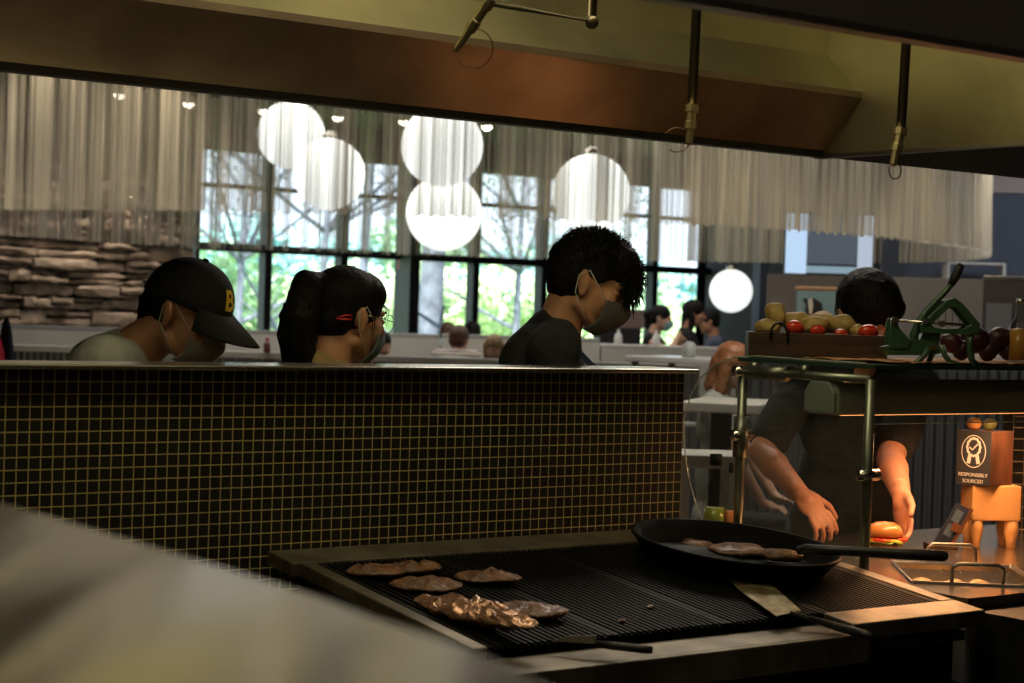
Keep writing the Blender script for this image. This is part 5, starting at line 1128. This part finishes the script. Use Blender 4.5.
pt = blob('ponytail', [('c', (0, -.095, .072), (0, -.130, .060), .028, .042, H2), ('c', (0, -.130, .056), (0, -.138, -.03), .042, .050, H2), ('c', (0, -.138, -.03), (.0, -.122, -.115), .054, .036, H2)], .0055, HAIRB, r2, it=4, extra=tailx, disp=.003, dscale=50)
CLIP = mat('red_plastic', (.60, .03, .03), .35)
for sg in (1, -1):
    bm = bmesh.new(); tube(bm, [H2 @ Vector((sg*.073, -.082, -.010)), H2 @ Vector((sg*.082, -.066, .0)), H2 @ Vector((sg*.085, -.046, .004)), H2 @ Vector((sg*.085, -.046, -.006)), H2 @ Vector((sg*.081, -.066, -.010)), H2 @ Vector((sg*.073, -.082, -.010))], .0026, 6); new_obj('hair_clip', bm, CLIP, r2, smooth=True)
gr = new_obj('glasses', (lambda bm: (lathe(bm, [(.023, -.001), (.025, 0), (.023, .001)], 24, H2 @ Matrix.Translation((.033, .104, .004)) @ Matrix.Rotation(math.pi/2, 4, 'X'), caps=False), lathe(bm, [(.023, -.001), (.025, 0), (.023, .001)], 24, H2 @ Matrix.Translation((-.033, .104, .004)) @ Matrix.Rotation(math.pi/2, 4, 'X'), caps=False), tube(bm, [H2 @ Vector(p) for p in ((.058, .102, .010), (.076, .05, .012), (.083, -.01, .010))], .0012, 5), tube(bm, [H2 @ Vector(p) for p in ((-.058, .102, .010), (-.076, .05, .012), (-.083, -.01, .010))], .0012, 5), tube(bm, [H2 @ Vector(p) for p in ((-.01, .105, .006), (0, .107, .009), (.01, .105, .006))], .0012, 5), bm)[-1])(bmesh.new()), CHROME, r2, smooth=True)
mask(r2, H2, MASKB, .98)
# ---- fluffy-haired man
hd3 = P(586, 284, 4.90)
r3, H3 = person('person', 'person with fluffy black hair, dark grey mask, black tee and lanyard, standing in profile', hd3, yaw_to(RIGHT*1.+AWAY*-.02), pitch=math.radians(20), lean=.20, shirt=BLKCLOTH, voxel=.005, s=1.04, nbo=(-.072, -.125), shd=-.165)
eyes(r3, H3)
def h3x(bm):
    tufts(bm, H3, 4200, (0, .004, .064), (.080, .104, .083), lambda d: d.z > -.05 or (d.y < -.2 and d.z > -.3), 12, (.006, .017), .0018, .3)
    tufts(bm, H3, 700, (0, .082, .062), (.060, .048, .050), lambda d: d.y > .1, 13, (.010, .026), .002, .8)
    tufts(bm, H3, 500, (.0, .108, .030), (.052, .026, .034), lambda d: d.y > -.1, 14, (.010, .026), .002, .9)
    tufts(bm, H3, 400, (0, -.03, .02), (.078, .078, .075), lambda d: d.y < .1 and d.z < .1, 15, (.002, .006), .003, .5)
blob('hair', [('e', (0, -.008, .062), (.084, .104, .082), None, H3), ('e', (0, .050, .082), (.074, .070, .058), None, H3), ('e', (0, .094, .062), (.056, .040, .034), None, H3), ('e', (0, -.045, .010), (.078, .066, .085), None, H3),
    ('e', (0, -.032, .040), (.083, .090, .088), None, H3), ('e', (.066, .010, .048), (.017, .045, .040), None, H3), ('e', (-.066, .010, .048), (.017, .045, .040), None, H3)], .005, HAIRB, r3, it=2, extra=h3x, disp=.004, dscale=38)
mask(r3, H3, MASKG, 1.10)
# lanyard
hzl = hd3.z; bm = bmesh.new()
for sg in (-1, 1):
    ps = [Vector((sg*.035, .20-.152, hzl-.112)), Vector((sg*.084, .20-.115, hzl-.116)), Vector((sg*.100, .20-.045, hzl-.150)), Vector((sg*.080, .20+.042, hzl-.235)), Vector((0, .20+.085, hzl-.40))]
    for a, b in zip(ps, ps[1:]):
        d = (b-a).normalized(); s_ = Vector((sg*1., .0, .35)).normalized(); w_ = d.cross(s_).normalized()*.008; prism(bm, [a-w_, a+w_, b+w_, b-w_], s_*.002)
new_obj('lanyard', bm, mat('blue_lanyard', (.02, .035, .09), .6), r3)
# ---- sandwich worker
hd4 = P(866, 319, 5.42)
burg = bg_.location
face4 = yaw_to((burg-hd4)*1.0); Rz4 = Matrix.Rotation(face4, 4, 'Z'); off4 = Rz4 @ Vector((0, .24, 0)); base4 = Vector((hd4.x-off4.x, hd4.y-off4.y, 0))
toL = lambda w_: Rz4.inverted() @ (Vector(w_)-base4)
# wrists: image left hand = his right hand
wR = P(800, 494, 5.12); wL = P(901, 494, 5.03)
lw = {1: toL(wR), -1: toL(wL)}
if lw[1].x < lw[-1].x: lw = {1: lw[-1], -1: lw[1]}
bl = toL(Vector((burg.x, burg.y, CZ+.045)))
hands4 = {}
for sg in (-1, 1):
    isl = (lw[sg]-toL(wL)).length < .01; tgt = toL(P(907, 552, 4.95) if isl else P(846, 546, 5.0)); d = tgt-lw[sg]; hands4[sg] = (d, (bl-lw[sg]) if isl else Vector((-.5*sg, .2, -1)), .35 if isl else .75)
eR = toL(P(762, 452, 5.32)); eL = toL(P(890, 458, 5.2)); elb4 = {1: eR, -1: eL} if eR.x > eL.x else {1: eL, -1: eR}
print('HANDS', lw, elb4, bl)
SKW = mat('skin_warm', (.56, .27, .17), .5, var=.08, vscale=30, sss=.15)
r4, H4 = person('person', 'person in a black tee assembling the burger behind the sneeze guard, black-haired head bowed low', hd4, face4, pitch=math.radians(27), hyaw=math.radians(24), lean=.24, shirt=BLKCLOTH, wrists=lw, hands=hands4, elbows=elb4, nbo=(-.08, -.15), shd=-.19, skin=SKW, voxel=.0045, s=1.04, sleeve=.8)
eyes(r4, H4)
def h4x(bm): tufts(bm, H4, 1800, (0, -.004, .046), (.088, .110, .094), lambda d: d.z > 0, 22, (.002, .007), .0015, .9)
blob('hair', [('e', (0, -.012, .052), (.094, .112, .097), None, H4), ('e', (0, .052, .066), (.078, .058, .055), None, H4), ('e', (0, -.058, .0), (.072, .052, .060), None, H4)], .006, HAIRB, r4, it=3, extra=h4x, disp=.003, dscale=40)
mask(r4, H4, MASKG, 1.04)
# apron
bm = bmesh.new()
# ---- diners
def diner(px, py, Z, facing, lab, hair, shirt, skin=SKIN2, s=1., seated=True, pitch=.1, msk=None, long=False, bun=False, wrists=None, hz=None, sleeve=.55, nbo=(-.065, -.165), shd=-.205):
    hd = P(px, py, Z); r, H = person('person', lab, hd, yaw_to(facing), pitch=pitch, lean=.04, shirt=shirt, voxel=.012, s=s, seated=seated, skin=skin, wrists=wrists, sleeve=sleeve, nbo=nbo, shd=shd)
    L = [('e', (0, -.014, .045), (.086*s, .104*s, .090*s), None, H), ('e', (0, -.05, .0), (.078*s, .060*s, .07*s), None, H)]
    if long: L += [('c', (.058, -.02, .02), (.066, -.01, -.12), .036, .030, H), ('c', (-.058, -.02, .02), (-.066, -.01, -.12), .036, .030, H), ('c', (0, -.07, 0), (0, -.07, -.12), .05, .04, H)]
    if bun: L += [('c', (0, -.10, .05), (0, -.13, .03), .03, .045, H), ('c', (0, -.13, .03), (0, -.12, -.09), .04, .025, H)]
    blob('hair', L, .008, hair, r, it=3, disp=.002, dscale=60)
    if msk: mask(r, H, msk, s)
    else:
        eyes(r, H, s)
    return r, H
TO = -AWAY
stripe = bpy.data.materials.new('striped_shirt'); stripe.use_nodes = True; nt = stripe.node_tree; b = nt.nodes['Principled BSDF']; tc = nt.nodes.new('ShaderNodeTexCoord'); wv = nt.nodes.new('ShaderNodeTexWave'); wv.bands_direction = 'Z'; wv.inputs['Scale'].default_value = 11; wv.inputs['Distortion'].default_value = .6
rp_ = nt.nodes.new('ShaderNodeValToRGB'); rp_.color_ramp.elements[0].color = (.72, .68, .62, 1); rp_.color_ramp.elements[1].color = (.22, .14, .12, 1); rp_.color_ramp.elements[0].position = .70; rp_.color_ramp.elements[1].position = .85
nt.links.new(tc.outputs['Object'], wv.inputs[0]); nt.links.new(wv.outputs[1], rp_.inputs[0]); nt.links.new(rp_.outputs[0], b.inputs['Base Color']); b.inputs['Roughness'].default_value = .9
diner(459, 341, 14.9, AWAY*1+RIGHT*.25, 'child-sized diner with short brown hair and a striped shirt seen from behind', HAIRBR, stripe, s=.95, nbo=(-.05, -.11), shd=-.135)
diner(494, 349, 14.6, TO*1+RIGHT*-.25, 'dark blonde diner facing us, head low, right of the striped-shirt diner', HAIRBL, NAVY, s=.82, long=True, pitch=.35)
diner(381, 346, 14.75, TO*.7+RIGHT*.7, 'dark-haired diner just right of the ponytailed worker\'s mask', HAIRB, NAVY, s=.9, pitch=.2)
diner(448, 335, 18.3, AWAY+RIGHT*.3, 'dark-haired diner showing only a head top behind the striped-shirt diner, left', HAIRBR, NAVY, s=.95, pitch=.2)
diner(472, 334, 18.3, AWAY-RIGHT*.5, 'black-haired diner showing only a head top behind the striped-shirt diner, right', HAIRB, MAROON, s=.95, pitch=.2)
h = P(661, 318, 17.4)
diner(661, 319, 17.4, RIGHT*1+AWAY*-.25, 'diner in a light blue mask and dark sleeveless top, hand near face', HAIRB, BLKCLOTH, s=1., seated=False, msk=MASKBL, bun=True, sleeve=.05, wrists={1: Vector((.14, .24, h.z-.15)), -1: Vector((-.18, .22, h.z-.36))})
diner(694, 314, 17.6, RIGHT*1+AWAY*-.1, 'diner all in black with long black hair right of the blue-masked diner', HAIRB, BLKCLOTH, s=1.05, seated=False, long=True, sleeve=1., skin=SKIN)
diner(709, 322, 18.2, -RIGHT, 'person in a blue-grey shirt half hidden behind the person all in black', HAIRB, mat('blue_grey_cloth', (.08, .10, .16), .9), s=1., seated=False, skin=SKIN, sleeve=1.)
diner(733, 367, 9.0, RIGHT*1+TO*.3, 'auburn-haired diner seated low behind the white service table, seen above the rounded glass', HAIRRED, GREYCLOTH, s=.88, long=True, pitch=.3)
# distant brown structure behind fluffy hair
a = P(596, 330, 18.8); b = P(648, 330, 18.8); o = wallseg(a, b, .3, P(620, 328, 18.8).z, P(620, 309, 18.8).z, 'brown_bundle', mat('brown_paper', (.17, .12, .11), .8)); tag(o, 'brownish padded bundle on a dark stand right of the fluffy-haired worker\'s mask', 'bundle')
o2 = wallseg(P(600, 330, 18.8), P(641, 330, 18.8), .3, 0, P(620, 328, 18.8).z, 'dark_stand', DARK); tag(o2, 'dark stand holding the brownish bundle by the windows', 'stand')
# brick: view settings
sc_ = bpy.context.scene; sc_.view_settings.view_transform = 'Standard'; sc_.view_settings.look = 'None'; sc_.view_settings.gamma = 1; sc_.view_settings.exposure = 0.3
